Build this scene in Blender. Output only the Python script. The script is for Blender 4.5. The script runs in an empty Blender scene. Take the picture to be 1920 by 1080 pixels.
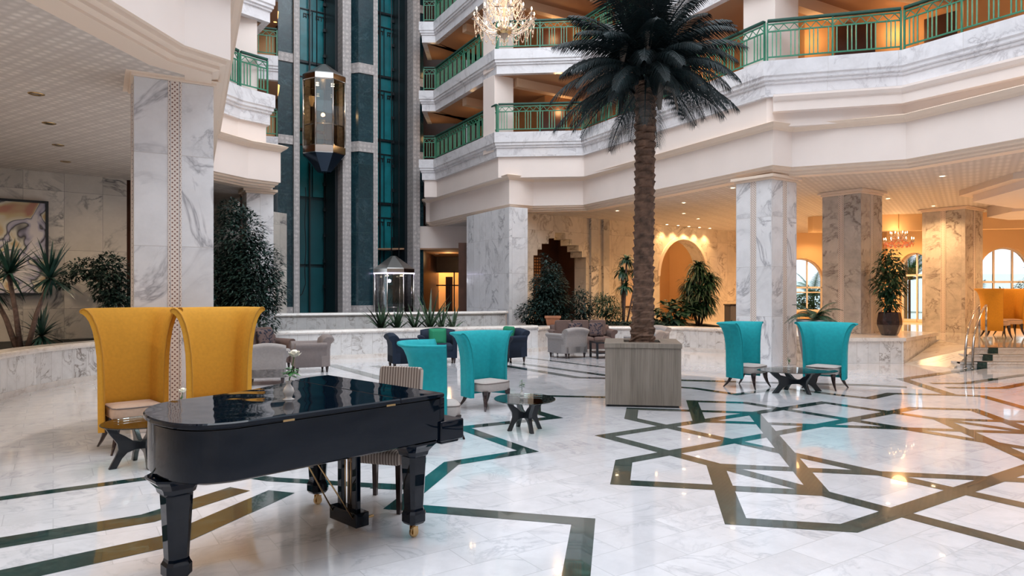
import bpy, bmesh, math, random
from mathutils import Vector, Matrix
random.seed(7)
C = bpy.context.scene.collection
SC = bpy.context.scene
PI = math.pi
R = math.radians

# ------------------------------------------------------------------ camera, world, light, exposure
EYE, FOC, HOR = 1.7, 1300.0, 545.0
cam_d = bpy.data.cameras.new('camera'); cam = bpy.data.objects.new('camera', cam_d); C.objects.link(cam)
cam.location = (0, 0, EYE); cam.rotation_euler = (PI/2, 0, 0)
cam_d.sensor_width = 36.0; cam_d.lens = 36.0*FOC/1920.0; cam_d.shift_y = (HOR-540.0)/1920.0
cam_d.clip_end = 300; cam_d.clip_start = 0.05
SC.camera = cam
SC.view_settings.view_transform = 'Standard'; SC.view_settings.look = 'None'
SC.view_settings.gamma = 1.0; SC.view_settings.use_curve_mapping = False
SC.view_settings.exposure = -0.05
cy = SC.cycles
cy.use_denoising = True
cy.max_bounces = 10; cy.diffuse_bounces = 6; cy.glossy_bounces = 5; cy.transmission_bounces = 8; cy.transparent_max_bounces = 12
cy.sample_clamp_indirect = 6.0; cy.caustics_reflective = False; cy.caustics_refractive = False
cy.blur_glossy = 0.5
wd = bpy.data.worlds.new('world'); SC.world = wd; wd.use_nodes = True
wd.node_tree.nodes['Background'].inputs[0].default_value = (0.80, 0.90, 1.0, 1)
wd.node_tree.nodes['Background'].inputs[1].default_value = 1.6

def area(name, loc, rot, sx, sy, power, col=(1, 1, 1)):
    d = bpy.data.lights.new(name, 'AREA'); d.shape = 'RECTANGLE'; d.size = sx; d.size_y = sy
    d.energy = power; d.color = col
    o = bpy.data.objects.new(name, d); C.objects.link(o); o.location = loc; o.rotation_euler = rot
    return o
def point(name, loc, power, col, r=0.08):
    d = bpy.data.lights.new(name, 'POINT'); d.energy = power; d.color = col; d.shadow_soft_size = r
    o = bpy.data.objects.new(name, d); C.objects.link(o); o.location = loc
    return o
def spot(name, loc, power, col, ang=120, rot=(0, 0, 0), r=0.06):
    d = bpy.data.lights.new(name, 'SPOT'); d.energy = power; d.color = col; d.shadow_soft_size = r
    d.spot_size = R(ang); d.spot_blend = 0.6
    o = bpy.data.objects.new(name, d); C.objects.link(o); o.location = loc; o.rotation_euler = rot
    return o
WARM = (1.0, 0.60, 0.27)
# daylight from the glass roof over the atrium
area('skylight', (2.0, 8.5, 18.5), (0, 0, 0), 11, 22, 3500, (0.92, 0.95, 1.0))
# strength of the added warm fill spots under the right hand mezzanine ceiling
LOBBY_W = 3.2

# ------------------------------------------------------------------ helpers
def X(u, Y): return (u-960.0)/FOC*Y
def flo(u, v, z=0.0):
    Y = (EYE-z)*FOC/(v-HOR); return (X(u, Y), Y)

class MB:
    def __init__(s): s.v = []; s.f = []; s.sm = []
    def add(s, vs, fs, smooth=False, M=None):
        n = len(s.v)
        for p in vs:
            p = Vector(p)
            if M is not None: p = M @ p
            s.v.append(p)
        for f in fs: s.f.append([i+n for i in f]); s.sm.append(smooth)
        return s
    def box(s, x0, x1, y0, y1, z0, z1, M=None):
        vs = [(x0, y0, z0), (x1, y0, z0), (x1, y1, z0), (x0, y1, z0), (x0, y0, z1), (x1, y0, z1), (x1, y1, z1), (x0, y1, z1)]
        return s.add(vs, [(0, 3, 2, 1), (4, 5, 6, 7), (0, 1, 5, 4), (1, 2, 6, 5), (2, 3, 7, 6), (3, 0, 4, 7)], M=M)
    def prism(s, poly, z0, z1, M=None, smooth=False):
        n = len(poly)
        a = sum(poly[i][0]*poly[(i+1) % n][1]-poly[(i+1) % n][0]*poly[i][1] for i in range(n))
        if a < 0: poly = poly[::-1]
        vs = [(p[0], p[1], z0) for p in poly]+[(p[0], p[1], z1) for p in poly]
        s.add(vs, [tuple(range(n-1, -1, -1)), tuple(range(n, 2*n))], False, M)
        k = len(s.v)-2*n
        for i in range(n):
            j = (i+1) % n
            s.f.append([k+i, k+j, k+n+j, k+n+i]); s.sm.append(smooth)
        return s
    def loft(s, rings, caps=True, smooth=True, M=None, closed=True):
        n = len(rings[0]); vs = [p for r in rings for p in r]; fs = []
        m = n if closed else n-1
        for k in range(len(rings)-1):
            for i in range(m):
                j = (i+1) % n
                fs.append((k*n+i, k*n+j, (k+1)*n+j, (k+1)*n+i))
        s.add(vs, fs, smooth, M)
        if caps:
            b = len(s.v)-len(vs)
            s.f.append([b+i for i in range(n-1, -1, -1)]); s.sm.append(False)
            s.f.append([b+(len(rings)-1)*n+i for i in range(n)]); s.sm.append(False)
        return s
    def lathe(s, prof, n=24, c=(0, 0, 0), M=None, caps=True, ex=1.0, ph=0.0):
        rings = [[(c[0]+r*ex*math.cos(2*PI*i/n+ph), c[1]+r*math.sin(2*PI*i/n+ph), c[2]+z) for i in range(n)] for r, z in prof]
        return s.loft(rings, caps, n > 9, M)
    def tube(s, pts, r, n=8, M=None, smooth=True):
        pts = [Vector(p) for p in pts]; rings = []
        up = Vector((0, 0, 1)); prev = None
        for i, p in enumerate(pts):
            t = (pts[min(i+1, len(pts)-1)]-pts[max(i-1, 0)]).normalized()
            if prev is None:
                a = up.cross(t)
                if a.length < 1e-3: a = Vector((1, 0, 0)).cross(t)
                a.normalize()
            else:
                a = (prev-t*prev.dot(t)).normalized()
            prev = a; b = t.cross(a)
            rr = r[i] if isinstance(r, (list, tuple)) else r
            rings.append([p+(a*math.cos(2*PI*k/n)+b*math.sin(2*PI*k/n))*rr for k in range(n)])
        return s.loft(rings, True, smooth and n > 5, M)
    def build(s, name, m, parent=None, bevel=0.0, seg=2, sub=0, auto=None):
        me = bpy.data.meshes.new(name)
        me.from_pydata([tuple(v) for v in s.v], [], s.f)
        me.polygons.foreach_set('use_smooth', s.sm)
        uv = me.uv_layers.new(name='UVMap')
        data = []
        V = me.vertices
        for p in me.polygons:
            nrm = p.normal
            if abs(nrm.z) > 0.72:
                for vi in p.vertices: c = V[vi].co; data += [c.x, c.y]
            else:
                h = Vector((nrm.x, nrm.y, 0))
                if h.length < 1e-6: h = Vector((1, 0, 0))
                h.normalize(); t = Vector((-h.y, h.x, 0))
                for vi in p.vertices: c = V[vi].co; data += [c.dot(t), c.z]
        uv.data.foreach_set('uv', data)
        me.materials.append(m)
        o = bpy.data.objects.new(name, me); C.objects.link(o)
        if parent is not None: o.parent = parent
        if bevel:
            b = o.modifiers.new('b', 'BEVEL'); b.width = bevel; b.segments = seg; b.limit_method = 'ANGLE'; b.angle_limit = R(35)
            if auto is None: auto = True
        if sub:
            q = o.modifiers.new('s', 'SUBSURF'); q.levels = sub; q.render_levels = sub
        if auto:
            for p in me.polygons: p.use_smooth = True
            w = o.modifiers.new('w', 'WEIGHTED_NORMAL'); w.keep_sharp = True
        return o

def tag(o, label=None, cat=None, group=None, kind=None):
    if label: o['label'] = label
    if cat: o['category'] = cat
    if group: o['group'] = group
    if kind: o['kind'] = kind
    return o
def empty(name, loc=(0, 0, 0), rz=0.0):
    o = bpy.data.objects.new(name, None); C.objects.link(o); o.location = loc; o.rotation_euler = (0, 0, rz)
    o.empty_display_size = 0.2
    return o
def struct(mb, name, m, **k):
    return tag(mb.build(name, m, **k), kind='structure')
def copy_tree(o, loc=None, rz=None, parent=None):
    c = o.copy(); C.objects.link(c); c.parent = parent
    if loc is not None: c.location = loc
    if rz is not None: c.rotation_euler = (0, 0, rz)
    for ch in list(o.children): copy_tree(ch, parent=c)
    return c

# ---- path helpers: the atrium lies on the right hand side of every path
def offs(path, o):
    out = []; n = len(path)
    for i, p in enumerate(path):
        p = Vector(p); ns = []
        if i > 0: d = (p-Vector(path[i-1])).normalized(); ns.append(Vector((d.y, -d.x)))
        if i < n-1: d = (Vector(path[i+1])-p).normalized(); ns.append(Vector((d.y, -d.x)))
        if len(ns) == 2:
            m = (ns[0]+ns[1]).normalized(); k = 1/max(0.35, m.dot(ns[0]))
        else: m = ns[0]; k = 1
        q = p+m*o*k; out.append((q.x, q.y))
    return out
def sweep(mb, path, prof, closed=True):
    lines = [offs(path, o) for o, z in prof]
    rings = [[(lines[k][i][0], lines[k][i][1], prof[k][1]) for k in range(len(prof))] for i in range(len(path))]
    n = len(prof)
    for i in range(len(path)-1):
        for k in range(n if closed else n-1):
            j = (k+1) % n
            mb.add([rings[i][k], rings[i+1][k], rings[i+1][j], rings[i][j]], [(0, 1, 2, 3)])
    if closed:
        mb.add(rings[0], [tuple(range(n))]); mb.add(rings[-1], [tuple(range(n-1, -1, -1))])
    return mb

def wall_holes(mb, p0, p1, z0, z1, holes, th, side=1):
    """upright wall from p0 to p1 with polygon holes given as (s, z) loops; thickness goes away from the viewer"""
    p0 = Vector(p0); p1 = Vector(p1); L = (p1-p0).length; d = (p1-p0)/L; n = Vector((-d.y, d.x))*side
    bm = bmesh.new()
    loops = [[(0, z0), (L, z0), (L, z1), (0, z1)]]+holes
    es = []
    for lp in loops:
        vs = [bm.verts.new((a, 0, b)) for a, b in lp]
        for i in range(len(vs)): es.append(bm.edges.new((vs[i], vs[(i+1) % len(vs)])))
    bmesh.ops.triangle_fill(bm, use_beauty=True, edges=es)
    bm.verts.ensure_lookup_table()
    front = [(v.co.x, v.co.z) for v in bm.verts]
    tris = [[v.index for v in f.verts] for f in bm.faces]
    P = lambda a, b, k: (p0.x+d.x*a+n.x*k, p0.y+d.y*a+n.y*k, b)
    nv = len(front)
    vs = [P(a, b, 0) for a, b in front]+[P(a, b, th) for a, b in front]
    mb.add(vs, [tuple(t) for t in tris]+[tuple(i+nv for i in t[::-1]) for t in tris])
    for lp in loops:
        for i in range(len(lp)):
            a, b = lp[i]; c2, e2 = lp[(i+1) % len(lp)]
            mb.add([P(a, b, 0), P(c2, e2, 0), P(c2, e2, th), P(a, b, th)], [(0, 1, 2, 3)])
    bm.free()
    return mb
def arch_loop(c, w, zb, zs, n=14):
    """round arch: centre c, half width w, bottom zb, spring zs"""
    lp = [(c-w, zb), (c+w, zb)]
    for i in range(n+1):
        a = PI*i/n; lp.append((c+w*math.cos(a), zs+w*math.sin(a)))
    return lp

# ------------------------------------------------------------------ materials
def new_mat(name):
    m = bpy.data.materials.new(name); m.use_nodes = True
    nt = m.node_tree; b = nt.nodes['Principled BSDF']
    return m, nt, b
def N(nt, t, **k):
    n = nt.nodes.new(t)
    for a, b in k.items():
        if a.startswith('i_'):
            n.inputs[int(a[2:]) if a[2:].isdigit() else a[2:].replace('_', ' ')].default_value = b
        else: setattr(n, a, b)
    return n
def ramp(nt, stops, src, interp='LINEAR'):
    r = nt.nodes.new('ShaderNodeValToRGB'); r.color_ramp.interpolation = interp
    e = r.color_ramp.elements
    while len(e) < len(stops): e.new(0.5)
    for i, (p, c) in enumerate(stops):
        e[i].position = p; e[i].color = (c[0], c[1], c[2], 1) if isinstance(c, tuple) else (c, c, c, 1)
    nt.links.new(src, r.inputs[0]); return r.outputs[0]
def mix(nt, fac, a, b, mode='MIX'):
    n = nt.nodes.new('ShaderNodeMix'); n.data_type = 'RGBA'; n.blend_type = mode
    for sock, val in ((n.inputs[0], fac), (n.inputs[6], a), (n.inputs[7], b)):
        if isinstance(val, (int, float)): sock.default_value = val
        elif isinstance(val, tuple): sock.default_value = (val[0], val[1], val[2], 1)
        else: nt.links.new(val, sock)
    return n.outputs[2]
def bump(nt, b, h, strength=0.3, dist=0.01):
    n = nt.nodes.new('ShaderNodeBump'); n.inputs['Strength'].default_value = strength; n.inputs['Distance'].default_value = dist
    nt.links.new(h, n.inputs['Height']); nt.links.new(n.outputs[0], b.inputs['Normal'])
def plain(name, col, rough=0.5, metal=0.0, coat=0.0, noise=0.0, nscale=8.0, sheen=0.0, bmp=0.0, bscale=60.0, spec=None, emit=None, es=1.0):
    m, nt, b = new_mat(name)
    b.inputs['Base Color'].default_value = (*col, 1); b.inputs['Roughness'].default_value = rough; b.inputs['Metallic'].default_value = metal
    b.inputs['Coat Weight'].default_value = coat; b.inputs['Coat Roughness'].default_value = 0.03
    if spec is not None: b.inputs['Specular IOR Level'].default_value = spec
    if sheen: b.inputs['Sheen Weight'].default_value = sheen; b.inputs['Sheen Roughness'].default_value = 0.4; b.inputs['Sheen Tint'].default_value = (*[min(1, c*1.6+.1) for c in col], 1)
    tc = N(nt, 'ShaderNodeTexCoord')
    if noise:
        t = N(nt, 'ShaderNodeTexNoise', i_Scale=nscale, i_Detail=4.0); nt.links.new(tc.outputs['Object'], t.inputs[0])
        lo = tuple(c*(1-noise) for c in col); hi = tuple(min(1, c*(1+noise)) for c in col)
        nt.links.new(ramp(nt, [(0.3, lo), (0.7, hi)], t.outputs[0]), b.inputs['Base Color'])
    if bmp:
        t = N(nt, 'ShaderNodeTexNoise', i_Scale=bscale, i_Detail=3.0); nt.links.new(tc.outputs['Object'], t.inputs[0])
        bump(nt, b, t.outputs[0], bmp, 0.01)
    if emit: b.inputs['Emission Color'].default_value = (*emit, 1); b.inputs['Emission Strength'].default_value = es
    return m
def marble(name, base, vein, rough=0.12, tile=None, rot=0.0, vs=0.8, amt=1.0, coat=0.3, tint=0.06, seam=(0.45, 0.44, 0.43), cloud=0.35, dark=None, spec=0.5, off=(0, 0)):
    m, nt, b = new_mat(name)
    uv = N(nt, 'ShaderNodeUVMap'); mp = N(nt, 'ShaderNodeMapping'); mp.inputs['Rotation'].default_value = (0, 0, rot)
    mp.inputs['Location'].default_value = (off[0], off[1], 0)
    nt.links.new(uv.outputs[0], mp.inputs[0]); vec = mp.outputs[0]
    col_t = None; fac = None; vec2 = vec
    if tile:
        br = N(nt, 'ShaderNodeTexBrick'); br.offset = tile[2] if len(tile) > 2 else 0.0
        br.inputs['Color1'].default_value = (0, 0, 0, 1); br.inputs['Color2'].default_value = (1, 1, 1, 1); br.inputs['Mortar'].default_value = (0.5, 0.5, 0.5, 1)
        br.inputs['Scale'].default_value = 1.0; br.inputs['Brick Width'].default_value = tile[0]; br.inputs['Row Height'].default_value = tile[1]
        br.inputs['Mortar Size'].default_value = 0.0035; br.inputs['Mortar Smooth'].default_value = 0.1
        nt.links.new(vec, br.inputs[0]); fac = br.outputs['Fac']
        # every slab shows another piece of the stone
        sc = N(nt, 'ShaderNodeVectorMath', operation='SCALE'); sc.inputs[3].default_value = 37.0
        nt.links.new(br.outputs['Color'], sc.inputs[0])
        ad = N(nt, 'ShaderNodeVectorMath', operation='ADD'); nt.links.new(vec, ad.inputs[0]); nt.links.new(sc.outputs[0], ad.inputs[1])
        vec2 = ad.outputs[0]; col_t = br.outputs['Color']
    n1 = N(nt, 'ShaderNodeTexNoise', i_Scale=vs*1.1, i_Detail=5.0, i_Roughness=0.62); n1.inputs['Distortion'].default_value = 1.1
    nt.links.new(vec2, n1.inputs[0])
    # thin veins where the noise crosses a half
    a = N(nt, 'ShaderNodeMath', operation='SUBTRACT'); nt.links.new(n1.outputs[0], a.inputs[0]); a.inputs[1].default_value = 0.5
    ab = N(nt, 'ShaderNodeMath', operation='ABSOLUTE'); nt.links.new(a.outputs[0], ab.inputs[0])
    v1 = ramp(nt, [(0.0, 1.0), (0.012, 0.55), (0.045, 0.0)], ab.outputs[0])
    n2 = N(nt, 'ShaderNodeTexNoise', i_Scale=vs*0.9, i_Detail=3.0); nt.links.new(vec2, n2.inputs[0])
    g = ramp(nt, [(0.42, 0.0), (0.62, 1.0)], n2.outputs[0])
    vm = N(nt, 'ShaderNodeMath', operation='MULTIPLY'); nt.links.new(v1, vm.inputs[0]); nt.links.new(g, vm.inputs[1])
    va = N(nt, 'ShaderNodeMath', operation='MULTIPLY'); nt.links.new(vm.outputs[0], va.inputs[0]); va.inputs[1].default_value = amt
    n3 = N(nt, 'ShaderNodeTexNoise', i_Scale=vs*2.2, i_Detail=6.0, i_Roughness=0.7); nt.links.new(vec2, n3.inputs[0])
    cl = ramp(nt, [(0.35, tuple(c*(1-cloud*0.35) for c in base)), (0.62, base)], n3.outputs[0])
    c = mix(nt, va.outputs[0], cl, vein)
    if dark:
        n4 = N(nt, 'ShaderNodeTexNoise', i_Scale=vs*6, i_Detail=8.0, i_Roughness=0.75); nt.links.new(vec2, n4.inputs[0])
        c = mix(nt, ramp(nt, [(0.5, 0.0), (0.72, 1.0)], n4.outputs[0]), c, dark)
    if tile:
        tt = ramp(nt, [(0.0, tuple([1-tint]*3)), (1.0, (1, 1, 1))], col_t)
        c = mix(nt, 1.0, c, tt, 'MULTIPLY')
        c = mix(nt, fac, c, seam)
    nt.links.new(c, b.inputs['Base Color'])
    b.inputs['Roughness'].default_value = rough; b.inputs['Coat Weight'].default_value = coat; b.inputs['Coat Roughness'].default_value = 0.02
    b.inputs['Specular IOR Level'].default_value = spec
    return m
def glass(name, col=(0.92, 0.98, 0.96), rough=0.0, alpha=0.14):
    """thin clear pane: mostly see-through with a sharp reflection"""
    m, nt, b = new_mat(name); nt.nodes.remove(b)
    out = nt.nodes['Material Output']
    tr = N(nt, 'ShaderNodeBsdfTransparent'); tr.inputs[0].default_value = (*col, 1)
    gl = N(nt, 'ShaderNodeBsdfGlossy'); gl.inputs['Roughness'].default_value = max(rough, 0.01)
    fr = N(nt, 'ShaderNodeFresnel'); fr.inputs[0].default_value = 1.5
    ad = N(nt, 'ShaderNodeMath', operation='MULTIPLY_ADD'); nt.links.new(fr.outputs[0], ad.inputs[0]); ad.inputs[1].default_value = 0.9; ad.inputs[2].default_value = alpha*0.4
    mx = N(nt, 'ShaderNodeMixShader'); nt.links.new(ad.outputs[0], mx.inputs[0]); nt.links.new(tr.outputs[0], mx.inputs[1]); nt.links.new(gl.outputs[0], mx.inputs[2])
    nt.links.new(mx.outputs[0], out.inputs[0])
    return m
def emis(name, col, s):
    m, nt, b = new_mat(name)
    b.inputs['Base Color'].default_value = (*col, 1); b.inputs['Emission Color'].default_value = (*col, 1); b.inputs['Emission Strength'].default_value = s
    return m

M_floor = marble('floor_marble', (0.76, 0.77, 0.81), (0.36, 0.38, 0.43), 0.10, tile=(0.62, 0.31, 0.5), rot=R(-33.5), vs=1.5, amt=0.5, coat=0.5, tint=0.09, seam=(0.55, 0.56, 0.59), cloud=0.30, spec=0.6)
M_green_floor = marble('green_floor_marble', (0.014, 0.048, 0.045), (0.07, 0.15, 0.13), 0.09, vs=3.0, amt=0.5, coat=0.6, tint=0.0, cloud=0.9, dark=(0.05, 0.085, 0.07), spec=0.6)
M_marble = marble('white_wall_marble', (0.82, 0.82, 0.84), (0.30, 0.30, 0.33), 0.22, tile=(0.46, 1.12), vs=0.75, amt=0.85, coat=0.15, tint=0.07, seam=(0.52, 0.50, 0.49))
M_marble_p = marble('parapet_marble', (0.78, 0.78, 0.81), (0.42, 0.41, 0.44), 0.25, tile=(1.35, 2.0), vs=1.1, amt=0.8, coat=0.1, tint=0.06, seam=(0.55, 0.54, 0.54))
M_marble_low = marble('planter_wall_marble', (0.80, 0.80, 0.80), (0.24, 0.21, 0.19), 0.2, tile=(0.26, 1.5), vs=2.0, amt=1.0, coat=0.2, tint=0.08, seam=(0.5, 0.48, 0.46))
M_marble_cap = marble('planter_cap_marble', (0.80, 0.76, 0.72), (0.45, 0.36, 0.3), 0.2, vs=2.4, amt=0.7, coat=0.2)
M_marble_w = marble('warm_wall_marble', (0.74, 0.66, 0.55), (0.34, 0.27, 0.2), 0.25, tile=(0.72, 1.25), vs=0.9, amt=1.0, coat=0.1, tint=0.12, seam=(0.40, 0.34, 0.27))
M_marble_m = marble('mottled_column_marble', (0.66, 0.61, 0.56), (0.22, 0.18, 0.16), 0.22, tile=(0.52, 1.12), vs=1.0, amt=1.1, coat=0.15, tint=0.14, seam=(0.42, 0.38, 0.35), cloud=0.9)
M_marble_g = marble('grey_wall_marble', (0.74, 0.69, 0.62), (0.13, 0.13, 0.14), 0.25, tile=(0.75, 1.3), vs=0.8, amt=1.2, coat=0.1, tint=0.32, seam=(0.24, 0.23, 0.22))
M_green = marble('green_tower_marble', (0.012, 0.048, 0.066), (0.09, 0.17, 0.20), 0.26, tile=(0.9, 1.3), vs=2.0, amt=0.5, coat=0.08, tint=0.25, seam=(0.04, 0.10, 0.10), cloud=0.9, dark=(0.03, 0.085, 0.09))
M_cream = plain('cream_plaster', (0.82, 0.73, 0.68), 0.6, noise=0.02, nscale=1.5)
M_cream2 = plain('cream_trim', (0.80, 0.66, 0.54), 0.5)  # peach tint has warm lamp light put into the trim colour
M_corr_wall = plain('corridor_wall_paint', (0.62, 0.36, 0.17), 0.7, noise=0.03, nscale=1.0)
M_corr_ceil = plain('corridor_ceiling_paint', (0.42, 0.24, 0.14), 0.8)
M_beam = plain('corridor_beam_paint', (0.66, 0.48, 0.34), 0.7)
M_ochre = plain('lobby_wall_paint', (0.80, 0.55, 0.30), 0.7, noise=0.03, nscale=1.0)
M_white_frame = plain('white_window_frame', (0.80, 0.76, 0.72), 0.4)
M_rail = plain('green_rail_paint', (0.035, 0.20, 0.12), 0.35, noise=0.15, nscale=6)
M_rail_d = plain('dark_green_handrail', (0.006, 0.060, 0.042), 0.5)
M_rail_l = plain('light_green_bar_paint', (0.10, 0.30, 0.19), 0.4, noise=0.15, nscale=9)
M_soil = plain('planter_soil', (0.012, 0.012, 0.010), 0.95, noise=0.5, nscale=20, bmp=0.8)
M_teal_shaft = plain('teal_shaft_panel', (0.008, 0.19, 0.22), 0.32, noise=0.25, nscale=2.0, coat=0.2)
M_teal_mid = plain('deep_teal_panel', (0.005, 0.075, 0.090), 0.35, noise=0.15, nscale=1.5)
M_teal_dark = plain('dark_shaft_steel', (0.006, 0.045, 0.058), 0.35, noise=0.3, nscale=3)
M_black = plain('black_steel', (0.006, 0.010, 0.014), 0.35)
M_chrome = plain('brushed_chrome', (0.62, 0.58, 0.54), 0.16, metal=1.0)
M_steel_d = plain('dark_polished_steel', (0.30, 0.29, 0.28), 0.12, metal=1.0)
M_chrome2 = plain('satin_steel_roof', (0.42, 0.40, 0.38), 0.38, metal=1.0)
M_cone = plain('dark_navy_steel', (0.03, 0.05, 0.08), 0.12, metal=0.6)
M_glass = glass('clear_glass')
M_glass_t = glass('green_table_glass', (0.86, 0.95, 0.92), alpha=0.15)
M_glass_c = glass('cabin_glass', (0.70, 0.74, 0.74), alpha=0.25)
M_piano = plain('black_piano_lacquer', (0.0012, 0.0045, 0.011), 0.03, coat=0.0, spec=0.36)
_nt = M_piano.node_tree; _b = _nt.nodes['Principled BSDF']; _tc = N(_nt, 'ShaderNodeTexCoord'); _mp = N(_nt, 'ShaderNodeMapping'); _mp.inputs['Scale'].default_value = (1, 1, 1.8); _nt.links.new(_tc.outputs['Object'], _mp.inputs[0])
_t = N(_nt, 'ShaderNodeTexNoise', i_Scale=2.6, i_Detail=1.0); _nt.links.new(_mp.outputs[0], _t.inputs[0]); bump(_nt, _b, _t.outputs[0], 0.06, 0.12)
M_brass = plain('polished_brass', (0.62, 0.42, 0.20), 0.25, metal=1.0)
M_yellow = plain('mustard_fabric', (0.60, 0.285, 0.022), 0.85, sheen=0.12, noise=0.06, nscale=30, bmp=0.15, bscale=300)
M_tealf = plain('turquoise_velvet', (0.004, 0.33, 0.37), 0.85, sheen=0.2, noise=0.08, nscale=20, bmp=0.15, bscale=300)
M_seat_b = plain('beige_seat_fabric', (0.50, 0.35, 0.26), 0.9, sheen=0.1, noise=0.05, nscale=30)
M_seat_g = plain('stone_grey_seat_fabric', (0.42, 0.38, 0.36), 0.9, sheen=0.1, noise=0.05, nscale=30)
M_pipe = plain('seat_piping_fabric', (0.16, 0.13, 0.12), 0.8)
M_pipe_y = plain('mustard_piping', (0.45, 0.21, 0.02), 0.8)
M_pipe_t = plain('turquoise_piping', (0.004, 0.30, 0.33), 0.8)
M_wood_d = plain('dark_wood', (0.022, 0.009, 0.010), 0.25, coat=0.3, noise=0.2, nscale=10)
M_tabwood = plain('black_stained_wood', (0.006, 0.008, 0.013), 0.3, coat=0.3)
M_greyf = plain('grey_brown_upholstery', (0.215, 0.185, 0.18), 0.9, sheen=0.2, noise=0.06, nscale=25)
M_greyf2 = plain('light_grey_upholstery', (0.31, 0.29, 0.285), 0.9, sheen=0.2, noise=0.06, nscale=25)
M_brownf = plain('taupe_brown_upholstery', (0.13, 0.085, 0.075), 0.9, sheen=0.2, noise=0.08, nscale=25)
M_navyf = plain('navy_velvet', (0.0015, 0.012, 0.034), 0.8, sheen=0.04, noise=0.1, nscale=20)
M_greenf = plain('emerald_cushion_fabric', (0.008, 0.22, 0.11), 0.8)
M_white_c = plain('white_ceramic', (0.80, 0.80, 0.79), 0.15, coat=0.6)
M_petal = plain('white_rose_petal', (0.85, 0.82, 0.70), 0.6)
M_stem = plain('green_flower_stem', (0.04, 0.14, 0.03), 0.5)
M_leaf_l = plain('bright_leaf', (0.05, 0.17, 0.045), 0.4, noise=0.3, nscale=15)
M_leaf_d = plain('dark_ficus_leaf', (0.010, 0.034, 0.027), 0.6, noise=0.5, nscale=4)
M_leaf_m = plain('dark_green_leaf', (0.016, 0.058, 0.028), 0.5, noise=0.5, nscale=5)
M_leaf_y = plain('yucca_leaf', (0.016, 0.055, 0.045), 0.4, noise=0.4, nscale=5)
M_leaf_s = plain('strap_leaf', (0.05, 0.10, 0.055), 0.45, noise=0.5, nscale=6)
M_palm = plain('palm_frond_leaf', (0.005, 0.014, 0.016), 0.6, spec=0.25, noise=0.5, nscale=5)
M_palm_b = plain('dried_palm_sheath', (0.15, 0.13, 0.11), 0.7, noise=0.3, nscale=10)
M_out_leaf = plain('garden_leaf', (0.10, 0.26, 0.08), 0.5, noise=0.5, nscale=2)
M_trunk = plain('grey_brown_stem', (0.12, 0.08, 0.07), 0.8, noise=0.3, nscale=20, bmp=0.6, bscale=40)
M_palmtrunk = plain('palm_bark', (0.135, 0.078, 0.052), 0.85, noise=0.55, nscale=9, bmp=0.9, bscale=35)
M_terra = plain('terracotta', (0.40, 0.17, 0.09), 0.7, noise=0.1)
M_pot_b = plain('dark_brown_glazed_pot', (0.030, 0.016, 0.016), 0.25, coat=0.6, noise=0.4, nscale=12)
M_pot_g = plain('matt_grey_planter', (0.20, 0.18, 0.175), 0.6)
M_wood_p = plain('dark_brown_panel', (0.060, 0.022, 0.012), 0.4, noise=0.2, nscale=3)
M_bulb = emis('lamp_bulb', (1.0, 0.72, 0.42), 28.0)
M_bulb_s = emis('chandelier_bulb', (1.0, 0.78, 0.52), 7.0)
M_strip = emis('cabin_light_strip', (0.75, 0.68, 1.0), 6.0)
M_orange_room = emis('lit_room_wall', (1.0, 0.42, 0.10), 1.0)

def m_wallpaper_ceiling():
    m, nt, b = new_mat('embossed_ceiling')
    b.inputs['Roughness'].default_value = 0.7
    uv = N(nt, 'ShaderNodeUVMap'); mp = N(nt, 'ShaderNodeMapping'); mp.inputs['Rotation'].default_value = (0, 0, R(33.5)); nt.links.new(uv.outputs[0], mp.inputs[0])
    mp.inputs['Scale'].default_value = (1, 1, 1)
    ck = N(nt, 'ShaderNodeTexVoronoi', i_Scale=8.0); ck.inputs['Randomness'].default_value = 0.0; nt.links.new(mp.outputs[0], ck.inputs[0])
    w = N(nt, 'ShaderNodeTexVoronoi', i_Scale=2.0); w.inputs['Randomness'].default_value = 0.0; nt.links.new(mp.outputs[0], w.inputs[0])
    c = ramp(nt, [(0.15, (0.74, 0.67, 0.61)), (0.42, (0.56, 0.50, 0.45))], ck.outputs['Distance'])
    c = mix(nt, ramp(nt, [(0.30, 0.0), (0.46, 0.45)], w.outputs['Distance']), c, (0.50, 0.44, 0.40))
    nt.links.new(c, b.inputs['Base Color'])
    bump(nt, b, ck.outputs['Distance'], 0.6, 0.02)
    return m
M_ceil = m_wallpaper_ceiling()

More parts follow.
